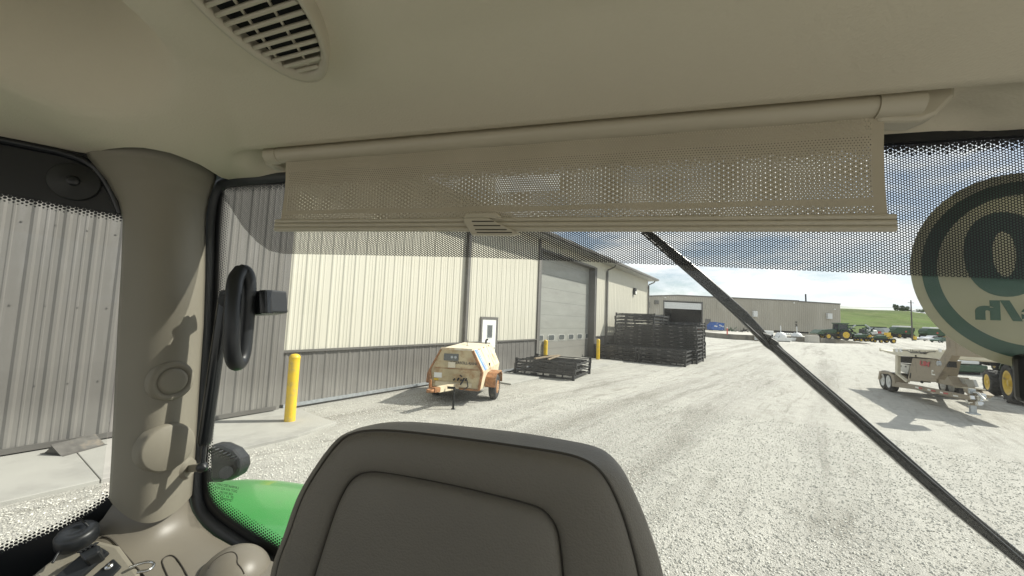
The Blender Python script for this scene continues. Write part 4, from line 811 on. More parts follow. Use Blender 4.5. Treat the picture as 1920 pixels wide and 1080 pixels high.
def combine(x, lab, Y=138, s=1.0):
    q = dep(x, 630, Y); q.z = terr(q.x, q.y); t = thing('combine_harvester', lab, 'combine', q, R(-8), 'combines below the hill'); F = G[t] @ Matrix.Scale(s, 4)
    MB().prism([Vector((-2.6, -1.6, 1.6)), Vector((2.6, -1.6, 1.6)), Vector((2.9, -1.6, 2.4)), Vector((2.6, -1.6, 3.6)), Vector((-2.2, -1.6, 3.9)), Vector((-3.0, -1.6, 3.0))], (0, 3.4, 0)).build('body', M['greenfar'], t, F, bevel=0.08)
    MB().box((0.2, 0, 4.15), (4.4, 3.0, 0.45), taper=(0.9, 0.9)).build('grain_tank', M['whitefar'], t, F, bevel=0.06); MB().box((-0.2, -0.1, 0.9), (5.6, 3.2, 1.3)).build('chassis', M['dark'], t, F)
    for sx in (-1.9, 2.3):
        for sy in (-1.5, 1.6): wheel(t, (sx, sy, 0.85), (0, sy, 0), 0.85, 0.6, fr=F, seg=18)
    MB().beam((-2.8, -1.4, 2.6), (-5.2, -1.4, 2.2), 0.5, 0.5).build('unloading_auger', M['greenfar'], t, F); MB().box((2.8, -0.5, 3.2), (0.9, 1.8, 1.2)).build('cab_glass', M['pane'], t, F)
    MB().box((0.3, -1.62, 2.4), (0.5, 0.03, 0.5)).build('reflector', M['red'], t, F)
    return t
combine(1690, 'green combine left of the utility pole', 138); combine(1748, 'green combine right of the utility pole, partly behind the round decal', 135)
q = dep(1645, 630, 128); q.z = terr(q.x, q.y); t = thing('grain_cart', 'grey grain cart parked between the planter and the combine', 'cart', q, R(-5)); F = G[t]
MB().prism([Vector((-2.6, -1.4, 3.6)), Vector((2.4, -1.4, 3.6)), Vector((2.8, -1.4, 2.9)), Vector((1.6, -1.4, 1.6)), Vector((-1.5, -1.4, 1.6)), Vector((-2.8, -1.4, 3.0))], (0, 2.8, 0)).build('hopper', M['galv'], t, F); MB().box((0, 0, 3.75), (4.2, 2.2, 0.3)).build('cover', M['black'], t, F)
for sx in (-1.1, 1.1): wheel(t, (sx, -1.45, 0.8), (0, -1, 0), 0.8, 0.5, fr=F, seg=16)
MB().box((0, 0, 1.2), (4.0, 1.5, 0.5)).build('chassis', M['dark'], t, F); MB().box((-0.4, -1.43, 2.1), (1.1, 0.03, 0.8)).build('warning_panel', M['redink'], t, F)
q = dep(1600, 630, 88); q.z = 0; t = thing('folded_planter', 'folded dark planter bristling with bars at the corner of the warehouse', 'planter', q, R(-4)); F = G[t]
for i in range(46):
    b = MB(); a = Vector((random.uniform(-3.3, 3.3), random.uniform(-1, 1), random.uniform(0.5, 3.2))); c = a+Vector((random.uniform(-1.8, 1.8), random.uniform(-.4, .4), random.uniform(-.5, .9))); b.beam(a, c, 0.22, 0.22); b.build('frame_bar', random.choice([M['greenfar'], M['dark'], M['greenfar'], M['galv'], M['dark']]), t, F)
for i in range(5): MB().box((-2.6+i*1.3, -0.4, 1.0+0.3*(i % 2)), (0.8, 0.7, 0.8), taper=(0.8, 0.8)).build('seed_box', random.choice([M['greenfar'], M['whitefar'], M['dark']]), t, F)
for sx in (-2.2, 0.2, 2.4): wheel(t, (sx, -0.9, 0.55), (0, -1, 0), 0.55, 0.4, fr=F, seg=14)
MB().beam((-3.2, 0, 0.5), (3.2, 0, 0.5), 0.3, 0.4).build('toolbar', M['greenfar'], t, F); MB().beam((-3.0, -.3, 3.3), (2.2, -.3, 3.6), 0.3, 0.3).build('folded_wing', M['greenfar'], t, F)
for x, yv, lab, mt in ((1664, 628, 'yellow boxed implement between the grain cart and the combine', M['yellow']), (1714, 631, 'yellow post frame at the foot of the utility pole', M['yellow'])):
    q = dep(x, 630, 122); q.z = 0; t = thing('yellow_implement', lab, 'implement', q); s_ = 1.0 if x < 1700 else 0.6
    MB().box(q+Vector((0, 0, 1.4*s_)), (1.3*s_, 1.0, 1.6*s_)).build('box_body', mt, t, bevel=0.05); MB().box(q+Vector((0, 0, 0.3*s_)), (1.0*s_, 0.8, 0.6*s_)).build('stand', M['greenfar'], t)
for (x, y, rz, s_, lab) in ((1592, 632, 184, 1.05, 'dark green tractor right beside the cab tractor on the ramp'), (1618, 633, 175, 1.0, 'small green tractor half hidden behind the front row'), (1636, 637, 180, 0.9, 'small green tractor between the two nearest garden tractors'), (1659, 637, 186, 0.9, 'small tractor with a yellow seat behind the nearest garden tractor')):
    q = gnd(x, y+1.5); q.z = terr(q.x, q.y); tractor(lab, q, R(rz), s_, False, grp='small green tractors', fw=0.38, rw=0.55)
q = dep(1632, 630, 112); q.z = 0; t = thing('boom_sprayer', 'green sprayer with folded booms and a white tank behind the small tractors', 'sprayer', q, R(-6)); F = G[t]
MB().lathe([(0.01, -1.3), (0.7, -1.25), (0.8, -0.9), (0.8, 0.9), (0.7, 1.25), (0.01, 1.3)], (0.2, 0, 2.0), (1, 0, 0), 18).build('tank', M['whitefar'], t, F)
MB().box((0, 0, 1.2), (4.4, 1.4, 0.35)).build('chassis', M['greenfar'], t, F); MB().box((-2.0, 0, 2.2), (1.2, 1.5, 1.5), taper=(.85, .9)).build('cab', M['pane'], t, F)
for k in range(4): MB().beam((-2.4, -1.2+.25*k, 2.2+0.35*k), (2.9, -1.2+.25*k, 2.5+.33*k), 0.12, 0.12).build('boom', M['greenfar'], t, F)
for sx in (-1.6, 1.7): wheel(t, (sx, -0.95, 0.8), (0, -1, 0), 0.8, 0.35, fr=F, seg=16)
# cars
def car(lab, q, rz, m, pickup=False):
    t = thing('parked_car', lab, 'pickup' if pickup else 'car', q, rz, 'cars parked near the round decal'); F = G[t]
    if pickup: pr = [(-2.7, 0.45), (2.7, 0.45), (2.75, 0.95), (1.5, 1.15), (0.75, 1.75), (-0.7, 1.8), (-0.85, 1.15), (-2.75, 1.1)]
    else: pr = [(-2.3, 0.35), (2.3, 0.35), (2.35, 0.75), (1.2, 0.95), (0.4, 1.42), (-1.1, 1.42), (-1.9, 0.98), (-2.35, 0.92)]
    MB().prism([Vector((x, -0.9, z)) for x, z in pr], (0, 1.8, 0)).build('body', m, t, F, bevel=0.08)
    wz = [p for p in pr if p[1] > 1.1]; 
    pts = [(x*0.86+0.0, z-0.09) for x, z in wz]; MB().prism([Vector((x, -0.915, z)) for x, z in pts], (0, 1.83, 0)).build('windows', M['pane'], t, F)
    for sx in (-1.6, 1.6):
        for sy in (-0.85, 0.85): wheel(t, (sx, sy, 0.36), (0, sy, 0), 0.36, 0.2, rim=M['galv'], fr=F, seg=16)
    return t
q = gnd(1748, 640); car('white pickup truck parked below the combine', Vector((q.x, q.y, 0)), R(186), M['carwhite'], True)
q = gnd(1764, 642.5); car('dark green car beside the white pickup, cut by the round decal', Vector((q.x, q.y, 0)), R(186), M['cargreen']); q = gnd(1757, 640); car('silver car between the white pickup and the green car', Vector((q.x+1, q.y+4.5, 0)), R(186), M['carsilver'])
# pole and wires
q = dep(1710.5, 630, 120); q.z = 0; tpz = dep(1708, 563, 120); t = thing('utility_pole', 'dark timber utility pole in front of the green hill', 'pole', q); MB().cyl(q, Vector((q.x, q.y, tpz.z)), 0.2, 0.15, n=10).build('post', M['poles'], t); MB().beam(Vector((q.x-1, q.y, tpz.z-.8)), Vector((q.x+1, q.y, tpz.z-.8)), .12, .14).build('cross_arm', M['poles'], t)
for k in range(2):
    b = MB(); zt = tpz.z-2.4-1.0*k; a = Vector((q.x, q.y, zt)); c = Vector((q.x-120, q.y+5, zt+1.2)); pts = [a.lerp(c, f)-Vector((0, 0, 4*1.2*f*(1-f))) for f in np.linspace(0, 1, 14)]; b.tube(pts, 0.03, 5)
    tag(b.build('power_line', M['black']), ['upper', 'lower'][k]+' power line strung leftwards from the utility pole', 'wire')
# trees on the hill
def tree(q, hgt, lab, spread):
    t = thing('hill_tree', lab, 'tree', q, 0, 'trees on the hill'); MB().tube([q, q+Vector((0.1, 0, hgt*0.45)), q+Vector((0, 0, hgt*0.7))], [hgt*0.035, hgt*0.025, hgt*0.012], 8).build('trunk', M['bark'], t)
    n = 1500; U = rng.normal(0, 1, (n, 3)); U /= np.linalg.norm(U, axis=1)[:, None]; cl = rng.normal(0, 0.55, (22, 3)); ci = rng.integers(0, 22, n); P = cl[ci]*np.array([spread*.8, spread*.8, hgt*0.36])+U*(rng.uniform(.2, 1, (n, 1))**0.5)*np.array([spread*.38, spread*.38, hgt*.16]); P[:, 2] += hgt*0.62
    T = rng.normal(0, 1, (n, 2, 3)); T /= np.linalg.norm(T, axis=2)[:, :, None]; s_ = hgt*0.055; V = np.stack([P-T[:, 0]*s_, P+T[:, 1]*s_, P+T[:, 0]*s_, P-T[:, 1]*s_], 1)+np.array(q)[None, None]
    b = MB(); b.v = [Vector(v) for v in V.reshape(-1, 3)]; b.f = [(4*i, 4*i+1, 4*i+2, 4*i+3) for i in range(n)]; b.sm = [False]*n; b.build('crown', M['leaf'], t, fixn=False)
def hillz(x, y):
    t = sst(150, 300, y); xn = x/max(1, y); return 0.6+t*max(3, 19.2-max(0, (xn-1.03))*26)*(0.55+0.45*sst(150, 330, y))-(y-330)*0.03*(y > 330)
for x, Y, hg, sp, lab in ((1681, 318, 6.0, 1.6, 'slim green tree on the hilltop, leftmost of the clump'), (1691, 322, 5.4, 3.0, 'round green bush in the middle of the hilltop clump'), (1698, 316, 4.6, 2.6, 'low bush beside the pole on the hilltop'), (1727, 300, 3.4, 4.0, 'dark shrub at the edge of the round decal below the hilltop'), (1737, 290, 3.4, 4.0, 'dark shrub just behind the edge of the round decal')):
    q = dep(x, 600, Y); q.z = hillz(q.x, q.y)-0.3; tree(q, hg, lab, sp)

# ================================================================== tractor cab the picture is taken from
cab = thing('tractor_cab', 'tractor cab interior with beige headliner, corner pillar and tinted windows', 'tractor cab', (0, 0, 0), CABR)
SP1 = Vector((-1.123, 0.588, 0)); SP2 = Vector((-1.202, 0.495, 0)); SD = (SP2-SP1).normalized(); SN = Vector((-SD.y, SD.x, 0))
if SN.dot(-SP1) < 0: SN = -SN
def sp(x, y, off=0.0):
    d = cbray(x, y); e = Vector((0, 0, EYE)); p = SP1+SN*off; return e+d*((p-e).dot(SN)/d.dot(SN))
ZC = 2.475; GB = 0.77
# --- headliner
per = [(-1.36, -0.95), (-1.36, 0.31), (-1.202, 0.495), (-1.133, 0.568), (-1.10, 0.562), (-1.049, 0.556), (-0.99, 0.556), (-0.952, 0.566), (-0.925, 0.598), (-0.93, 0.66), (-0.968, 0.745), (-0.94, 0.768), (-0.6, 0.768), (0, 0.768), (0.5, 0.768), (0.72, 0.768), (0.86, 0.70), (0.95, 0.5), (0.95, -0.95), (-0.2, -1.0)]
per = resample([Vector((a, b, 0)) for a, b in per], 360, True); CEN = Vector((-0.2, -0.15, 0))
PA = np.array([(p.x, p.y) for p in per]); PB = np.roll(PA, -1, 0)
def perd(x, y):
    q = np.array((x, y)); d = PB-PA; t = np.clip(((q-PA)*d).sum(1)/np.maximum(1e-9, (d*d).sum(1)), 0, 1); return np.sqrt((((PA+d*t[:, None])-q)**2).sum(1).min())
def ceilz(x, y):
    d = perd(x, y); z = ZC+0.095*(1-math.exp(-(min(d, 0.30)/0.25)**1.5))
    # scooped dome over the left, soft bulge around the vent
    e = math.hypot((x+0.84)/0.25, (y-0.20)/0.30); z += 0.16*(1-sst(0.66, 1.0, e))
    v = math.hypot((x+0.47)/0.22, (y-0.36)/0.22); z -= 0.012*(1-sst(0.5, 1.2, v))
    # recess that takes the shade roller
    z += 0.03*sst(0.664, 0.676, y)*(1-sst(0.755, 0.766, y))*sst(-0.87, -0.80, x)*(1-sst(0.50, 0.60, x))*(0.35 if y > 0.74 else 1)
    return z
from mathutils.geometry import delaunay_2d_cdt
gp = [(x, y) for x in np.arange(-1.35, 0.95, 0.0135) for y in np.arange(-0.99, 0.765, 0.0135) if perd(x, y) > 0.006]
dv, de, df_, _a, _b, _c = delaunay_2d_cdt([Vector((p.x, p.y)) for p in per]+[Vector(q) for q in gp], [], [list(range(len(per)))], 1, 1e-6)
hm = MB(); hm.add([Vector((v.x, v.y, ceilz(v.x, v.y))) for v in dv], [tuple(f) for f in df_], True)
head = hm.build('headliner', M['headliner'], cab, CABM)
HB = BVHTree.FromPolygons([tuple(v) for v in hm.v], hm.f)
def onmesh(bv, x, y, lift=0.0):
    o = Vector((0, 0, EYE)); d = cbray(x, y).normalized(); h = bv.ray_cast(o, d)
    if h[0] is None:
        print('MISS', x, y); return o+d*0.8, -d
    n = h[1] if h[1].dot(d) < 0 else -h[1]; return h[0]+n*lift, n
rf = MB(); rp = [Vector((CEN.x+(p.x-CEN.x)*1.07, CEN.y+(p.y-CEN.y)*1.08, 2.50)) for p in per[::4]]
rf.loft([rp, [p+Vector((0, 0, 0.24)) for p in rp], [Vector((CEN.x+(p.x-CEN.x)*0.85, CEN.y+(p.y-CEN.y)*0.85, 2.86)) for p in rp]], True, False, True); rf.add([Vector((CEN.x+(p.x-CEN.x)*0.85, CEN.y+(p.y-CEN.y)*0.85, 2.86)) for p in rp], [tuple(range(len(rp)))])
rf.build('outer_roof', M['green'], cab, CABM)
# --- corner pillar
lv = [((160, 282), (408, 322), .105), ((165, 296), (405, 338), .100), ((178, 312), (400, 350), .088), ((200, 338), (392, 374), .076), ((222, 378), (387, 402), .070), ((230, 410), (386, 430), .068), ((227, 500), (385, 520), .068), ((221, 600), (382, 610), .068), ((216, 700), (375, 710), .070), ((209, 850), (366, 855), .070), ((204, 935), (360, 928), .070)]
secs_ = []; NP = 25
for (xl, yl), (xr2, yr), bl in lv:
    Lp, Rp = sp(xl, yl, 0.012), cb(xr2, yr, GB-0.02); mid = (Lp+Rp)/2; dr_ = Vector((-mid.x, -mid.y, 0)).normalized()
    secs_.append([Lp.lerp(Rp, k/(NP-1))+dr_*(bl*math.sin(math.pi*k/(NP-1))**0.75) for k in range(NP)])
secs_[-1] = [p-Vector((0, 0, 0.030*math.sin(math.pi*k/(NP-1)))) for k, p in enumerate(secs_[-1])]
allr = []
for i in range(len(secs_)-1):
    for s_ in range(6): allr.append([a.lerp(b, s_/6) for a, b in zip(secs_[i], secs_[i+1])])
allr.append(secs_[-1])
ctr = [sum((r_[k] for r_ in (allr[0], allr[-1])), Vector())/2 for k in range(NP)]
pm = MB(); pm.loft(allr, True, False, True); last = allr[-1]
K = None
K = Vector((-1.22, 0.86, 0))
inn = [Vector((K.x+(p.x-K.x)*0.9, K.y+(p.y-K.y)*0.9, p.z+0.006)) for p in last]; pm.loft([last, inn], False, False, False)
pil = pm.build('corner_pillar', M['trim'], cab, CABM); PBV = BVHTree.FromPolygons([tuple(v) for v in pm.v], pm.f)
for (x, y, r_, lab, th_) in ((322, 714, 0.034, 'upper', .006), (312, 838, 0.040, 'lower', .010)):
    p, nrm = onmesh(PBV, x, y, 0.0); b = MB(); R1 = r_*1.30
    if lab == 'upper': b.lathe([(R1, -0.012), (R1, 0.002), (R1*0.93, 0.007), (r_*0.92, 0.007), (r_*0.88, 0.003), (r_*0.84, 0.003), (r_*0.80, 0.009), (r_*0.6, 0.011), (0.002, 0.012)], p, nrm, 36)
    else: b.lathe([(R1, -0.02), (R1, 0.004), (R1*0.95, 0.012), (R1*0.9, 0.014), (0.002, 0.015)], p, nrm, 36)
    b.build('plug_cover', M['trim'], pil, CABM)
# --- console loft at the pillar foot
base = [Vector((p.x, p.y, p.z+0.004)) for p in last]; zc = sum(p.z for p in base)/len(base)
rg = []; CD = [Vector((math.cos(a), math.sin(a), 0))*0.30 for a in np.linspace(R(-97), R(-3), NP)]
for e_, dz, fl in ((-0.12, -0.02, 0), (-0.045, 0.004, 0), (-0.040, 0.010, 0), (-0.020, 0.022, 0), (0.02, 0.040, .1), (0.08, 0.054, .25), (0.16, 0.067, .5), (0.28, 0.078, .8), (0.45, 0.086, 1), (0.7, 0.091, 1), (1.0, 0.096, 1), (1.3, 0.102, 1), (1.6, 0.110, 1), (1.65, 0.13, 1), (1.66, 0.7, 1)):
    rg.append([Vector((p.x+d_.x*e_, p.y+d_.y*e_, (p.z*(1-fl)+zc*fl)-dz)) for p, d_ in zip(base, CD)])
cons = thing('side_console', 'beige moulded console flaring out from the foot of the corner pillar', 'console', CABM @ Vector((-0.95, 0.45, 1.2)), CABR)
cm = MB(); cm.loft(rg, False, False, True); cm.build('housing', M['trim2'], cons, CABM); CBV = BVHTree.FromPolygons([tuple(v) for v in cm.v], cm.f)
# --- rear window: seal, pane, printed frit
rw = MB(); seal_px = [(700, 318), (520, 333), (425, 340), (408, 352), (399, 378), (394, 420), (393, 520), (388, 620), (380, 720), (371, 850), (368, 925), (378, 962), (410, 992), (470, 1030), (560, 1085), (700, 1160)]
pth = smooth_line([cb(x, y, GB-0.004) for x, y in seal_px], 2); rw.tube(pth, 0.0145, 10); rearw = rw.build('rear_window', M['seal'], cab, CABM)
MB().span((-1.06, GB, 1.40), (0.98, GB+0.005, 2.50)).build('pane', M['glass'], rearw, CABM)
MB().span((-1.10, GB-0.012, 2.467), (1.0, GB-0.003, 2.52)).build('header_band', M['frit_solid'], rearw, CABM)
def sheet(name, quads, m, parent, fade=None, uvf=None):
    b = MB()
    for q in quads: b.add(q, [tuple(range(len(q)))])
    b.uv = [uvf(v) for v in b.v]; return b.build(name, m, parent, CABM, fixn=False, fade=fade)
low = [(405, 352), (412, 362), (430, 386), (455, 425), (480, 452), (505, 470), (530, 476), (700, 479), (900, 483), (1100, 491), (1300, 499), (1500, 507), (1700, 516), (1920, 524), (2100, 530)]
FB = GB-0.002; lowp = [cb(x, y, FB) for x, y in low]; ZB = 2.468
ga0, ga1 = cb(929, 345, FB).x, cb(1048, 345, FB).x; gz1, gz0 = cb(988, 329, FB).z, cb(988, 359, FB).z
az = sorted([p.x for p in lowp]+[ga0, ga1]); la = [p.x for p in lowp]; lz = [p.z for p in lowp]; quads = []
for a0, a1 in zip(az, az[1:]):
    z0, z1 = np.interp([a0, a1], la, lz)
    if a0 >= ga0-1e-6 and a1 <= ga1+1e-6:
        quads += [[(a0, FB, z0), (a1, FB, z1), (a1, FB, gz0), (a0, FB, gz0)], [(a0, FB, gz1), (a1, FB, gz1), (a1, FB, ZB), (a0, FB, ZB)]]
    else: quads.append([(a0, FB, z0), (a1, FB, z1), (a1, FB, ZB), (a0, FB, ZB)])
sheet('frit_band', quads, M['frit_band'], rearw, uvf=lambda v: (v.x, v.z))
P0 = [(398, 345), (394, 380), (390, 420), (389, 600), (379, 700), (369, 850), (366, 925), (378, 968), (424, 1005), (540, 1075), (700, 1165)]
P1 = [(414, 352), (409, 385), (406, 430), (404, 600), (395, 720), (386, 850), (383, 913), (394, 948), (432, 982), (540, 1045), (700, 1130)]
P2 = [(430, 375), (432, 400), (427, 450), (419, 600), (409, 720), (400, 850), (398, 898), (412, 930), (452, 960), (545, 1015), (700, 1098)]
def strip(A_, B_, fn, n=60): return resample(smooth_line([fn(*p) for p in A_], 2), n), resample(smooth_line([fn(*p) for p in B_], 2), n)
a_, b_ = strip(P0, P1, lambda x, y: cb(x, y, FB-0.0006)); sheet('frit_border', [[a_[i], b_[i], b_[i+1], a_[i+1]] for i in range(59)], M['frit_solid'], rearw, uvf=lambda v: (v.x, v.z))
a_, b_ = strip(P1, P2, lambda x, y: cb(x, y, FB-0.0004)); q = [[a_[i], b_[i], b_[i+1], a_[i+1]] for i in range(59)]; sheet('frit_dots', q, M['frit_edge'], rearw, fade=[1, 0.30, 0.30, 1]*59, uvf=lambda v: (v.x, v.z))
# dotted transition under the header band
q = []; 
for i in range(40):
    a0, a1 = -1.02+i*0.05, -0.97+i*0.05; q.append([(a0, FB-0.0004, ZB), (a1, FB-0.0004, ZB), (a1, FB-0.0004, ZB-0.022), (a0, FB-0.0004, ZB-0.022)])
sheet('frit_dots', q, M['frit_edge'], rearw, fade=[0.95, 0.95, 0.35, 0.35]*40, uvf=lambda v: (v.x, v.z))
a_, b_ = strip([(366, 880), (372, 920), (384, 962), (424, 1000), (540, 1070), (700, 1160)], [(345, 890), (345, 940), (352, 1000), (390, 1055), (520, 1130), (680, 1220)], lambda x, y: cb(x, y, GB-0.006)); sheet('seal_flange', [[a_[i], b_[i], b_[i+1], a_[i+1]] for i in range(59)], M['seal'], rearw, uvf=lambda v: (v.x, v.z))
# etched glass marks (mirrored small print)
for k, (txt, y) in enumerate((('LAMINATED SAFETY', 911), ('DOT 459 AS2 M24', 918), ('43R 001585', 925), ('E9  E4  CCC', 931), ('TEMPERED', 937))):
    p = cb(424, y, FB-0.0008); Mx = CABM @ Matrix.Translation(p) @ Matrix.Rotation(R(90), 4, 'X'); lettering(txt, 0.0085, Mx, M['frit_solid'], rearw, 'glass_mark', mirror=True)
# --- left side window
sw = MB(); pth = [sp(-420, 175, .004), sp(0, 262, .004), sp(165, 296, .004), sp(205, 345, .004), sp(228, 400, .004)]; sw.tube(smooth_line(pth, 2), 0.009, 8); sidew = sw.build('side_window', M['frit_solid'], cab, CABM)
s0, s1 = SP1-SD*0.06, SP1+SD*0.75
b = MB(); b.prism([s0+Vector((0, 0, 1.2)), s1+Vector((0, 0, 1.2)), s1+Vector((0, 0, 2.52)), s0+Vector((0, 0, 2.52))], -SN*0.005); b.build('pane', M['sideglass'], sidew, CABM)
def uvs(v): return ((v-SP1).dot(SD), v.z)
def sstrip(name, A_, B_, m, off, fade=None, n=40):
    a_, b_ = resample([sp(x, y, off) for x, y in A_], n), resample([sp(x, y, off) for x, y in B_], n); return sheet(name, [[a_[i], b_[i], b_[i+1], a_[i+1]] for i in range(n-1)], m, sidew, fade=fade*(n-1) if fade else None, uvf=uvs)
sstrip('tint_band', [(-420, 150), (0, 250), (260, 300)], [(-420, 292), (0, 362), (260, 408)], M['frit_solid'], 0.002)
sstrip('frit_dots', [(-420, 290), (0, 360), (260, 406)], [(-420, 307), (0, 378), (260, 423)], M['frit_edge'], 0.0025, [0.95, 0.3, 0.3, 0.95])
sstrip('sill_band', [(-300, 1150), (0, 1038), (60, 1014), (120, 990), (175, 958), (260, 890)], [(-300, 1500), (0, 1300), (60, 1260), (120, 1200), (190, 1150), (260, 1100)], M['frit_solid'], 0.002)
sstrip('frit_dots', [(-300, 1152), (0, 1040), (60, 1016), (120, 992), (175, 960), (260, 892)], [(-300, 1130), (0, 1018), (60, 996), (120, 973), (172, 944), (255, 875)], M['frit_edge'], 0.0025, [0.95, 0.3, 0.3, 0.95])
pc = sp(140, 341, 0.004); b = MB(); b.lathe([(0.041, 0.0), (0.041, 0.003), (0.039, 0.005), (0.014, 0.006), (0.012, 0.008), (0.001, 0.008)], pc, SN, 36); b.build('hinge_disc', mat('hinge_disc_rubber', (0.020, 0.021, 0.020), 0.6, var=0.3, vs=30), sidew, CABM)
MB().lathe([(0.011, 0), (0.011, 0.011), (0.008, 0.013), (0.001, 0.013)], pc, SN, 12).build('hinge_bolt', M['frit_solid'], sidew, CABM)
# --- sills, posts, floor, fender and wheel of the same tractor
b = MB(); b.span((-1.0, GB-0.05, 0.9), (0.98, GB+0.02, 1.50)); b.build('rear_sill', M['seal'], cab, CABM)
b = MB(); b.prism([s0+Vector((0, 0, 0.9)), s1+Vector((0, 0, 0.9)), s1+SN*0.05+Vector((0, 0, 0.9)), s0+SN*0.05+Vector((0, 0, 0.9))], (0, 0, 0.5)); b.build('side_sill', M['seal'], cab, CABM)
b = MB(); b.span((-1.15, -1.15, 0.92), (0.75, -0.78, 1.78)); b.build('unseen_dashboard', M['seal'], cab, CABM, bevel=0.05)  # unseen behind the camera, added and sized to hold back light from the front
MB().span((-1.35, -0.95, 0.85), (0.98, GB, 0.92)).build('floor', M['seal'], cab, CABM)
b = MB(); b.tube([s1+Vector((0, 0, .9)), s1+Vector((0, 0, 2.5))], 0.04, 10); b.build('door_post', M['seal'], cab, CABM)
MB().tube([(0.97, GB-.01, .9), (0.97, GB-.01, 2.5)], 0.045, 10).build('door_post', M['seal'], cab, CABM)
fa = [-0.80, -0.95, -1.1, -1.25, -1.36, -1.46, -1.56, -1.64, -1.70, -1.73]; fr_r = [0.80, 0.803, 0.803, 0.80, 0.79, 0.772, 0.742, 0.70, 0.655, 0.60]; FC = Vector((0, 0.98, 0.74)); rings = []
for a, r_ in zip(fa, fr_r): rings.append([Vector((a, FC.y+r_*math.sin(t), FC.z+r_*math.cos(t))) for t in np.linspace(R(-75), R(80), 40)])
fd_ = MB(); fd_.loft(rings, False, False, True); inner = [[FC+Vector((p.x, 0, 0))+(p-FC-Vector((p.x, 0, 0)))*0.97 for p in r_] for r_ in rings]; fd_.loft(inner, False, False, True); fd_.loft([rings[-1], inner[-1]], False); fen = fd_.build('rear_fender', M['green'], cab, CABM)
MB().lathe([(0.4, -0.2), (0.68, -0.22), (0.73, -0.1), (0.73, 0.1), (0.68, 0.22), (0.4, 0.2)], (-1.32, 0.98, 0.74), (1, 0, 0), 36).build('rear_wheel', M['tyre'], cab, CABM)

# ------------------------------------------------------------------ ceiling vent
vc, vn = onmesh(HB, 500, 45, 0.0)
ez = vc.z-0.020
def vz(x, y): return cz(x, y, ez)
vpts = [vz(*p) for p in ((378, 0), (430, 70), (480, 120), (555, 148), (600, 125), (608, 90), (590, 40), (570, 0))]
vax = (vz(585, 140)-vz(440, -60)).normalized(); vay = Vector((-vax.y, vax.x, 0))
vcn = vz(497, 36); us = [(p-vcn).dot(vay) for p in vpts]; um = (max(us)+min(us))/2; vcn += vay*um; VBm = (max(us)-min(us))/2*1.02; umax = max((p-vcn).dot(vax) for p in vpts); VAm = 0.150
vcn = vcn+vax*(umax-VAm); vent = thing('air_vent', 'beige oval louvred air vent in the headliner', 'vent', CABM @ vcn, CABR)
def vp(u, v, z=0): return vcn+vax*u+vay*v+Vector((0, 0, z))
def ell(s, z, n=72): return [vp(VAm*s*math.cos(2*math.pi*k/n), VBm*s*math.sin(2*math.pi*k/n), z) for k in range(n)]
b = MB(); b.loft([ell(1.0, 0.035), ell(1.0, -0.002), ell(0.985, -0.006), ell(0.93, -0.007), ell(0.90, -0.003), ell(0.875, -0.002), ell(0.86, 0.004), ell(0.86, 0.03)], True, False, True); b.build('rim', M['trim_hi'], vent, CABM)
b = MB(); b.add(ell(0.88, 0.0115), [tuple(range(72))]); b.build('duct', M['dark'], vent, CABM)
sdv = (vz(590, 105)-vz(500, 128)); sdv = Vector((sdv.dot(vax), sdv.dot(vay))).normalized(); nrm2 = Vector((-sdv.y, sdv.x)); 
def chord(t):
    pts = []; c = nrm2*t; A_, B_ = VAm*0.875, VBm*0.875
    qa = (sdv.x/A_)**2+(sdv.y/B_)**2; qb = 2*(c.x*sdv.x/A_**2+c.y*sdv.y/B_**2); qc = (c.x/A_)**2+(c.y/B_)**2-1; D = qb*qb-4*qa*qc
    if D <= 0: return None
    return c+sdv*((-qb-math.sqrt(D))/(2*qa)), c+sdv*((-qb+math.sqrt(D))/(2*qa))
ext = max(abs(t) for t in np.linspace(-.3, .3, 601) if chord(t)); ns = 17; stp = 2*ext/ns
for i in range(ns):
    t = -ext+stp*(i+0.5); c = chord(t)
    if c and (c[1]-c[0]).length > 0.03:
        MB().beam(vp(c[0].x, c[0].y, 0.000), vp(c[1].x, c[1].y, 0.000), stp*0.42, 0.005).build('slat', M['trim_hi'], vent, CABM, bevel=0.0015, seg=1)
for s_ in (-0.30, 0.30):
    b = MB(); 
    pts = [vp(VAm*math.cos(a)*0.84, 0, 0) for a in (math.pi, 0)]; b.tube([vp(VAm*0.84*f, VBm*(s_+0.1*f), 0.003) for f in np.linspace(-0.93, 0.93, 9)], 0.0022, 6); b.build('cross_rib', M['trim_hi'], vent, CABM)
for sg in (1, -1):
    b = MB(); c = chord(ext*0.80*sg)
    pl = [p for p in ell(0.875, 0.002) if nrm2.dot(Vector(((p-vcn).dot(vax), (p-vcn).dot(vay))))*sg > ext*0.80]
    if len(pl) > 3: b.prism(pl, (0, 0, 0.01)); b.build('end_plate', M['trim_hi'], vent, CABM)

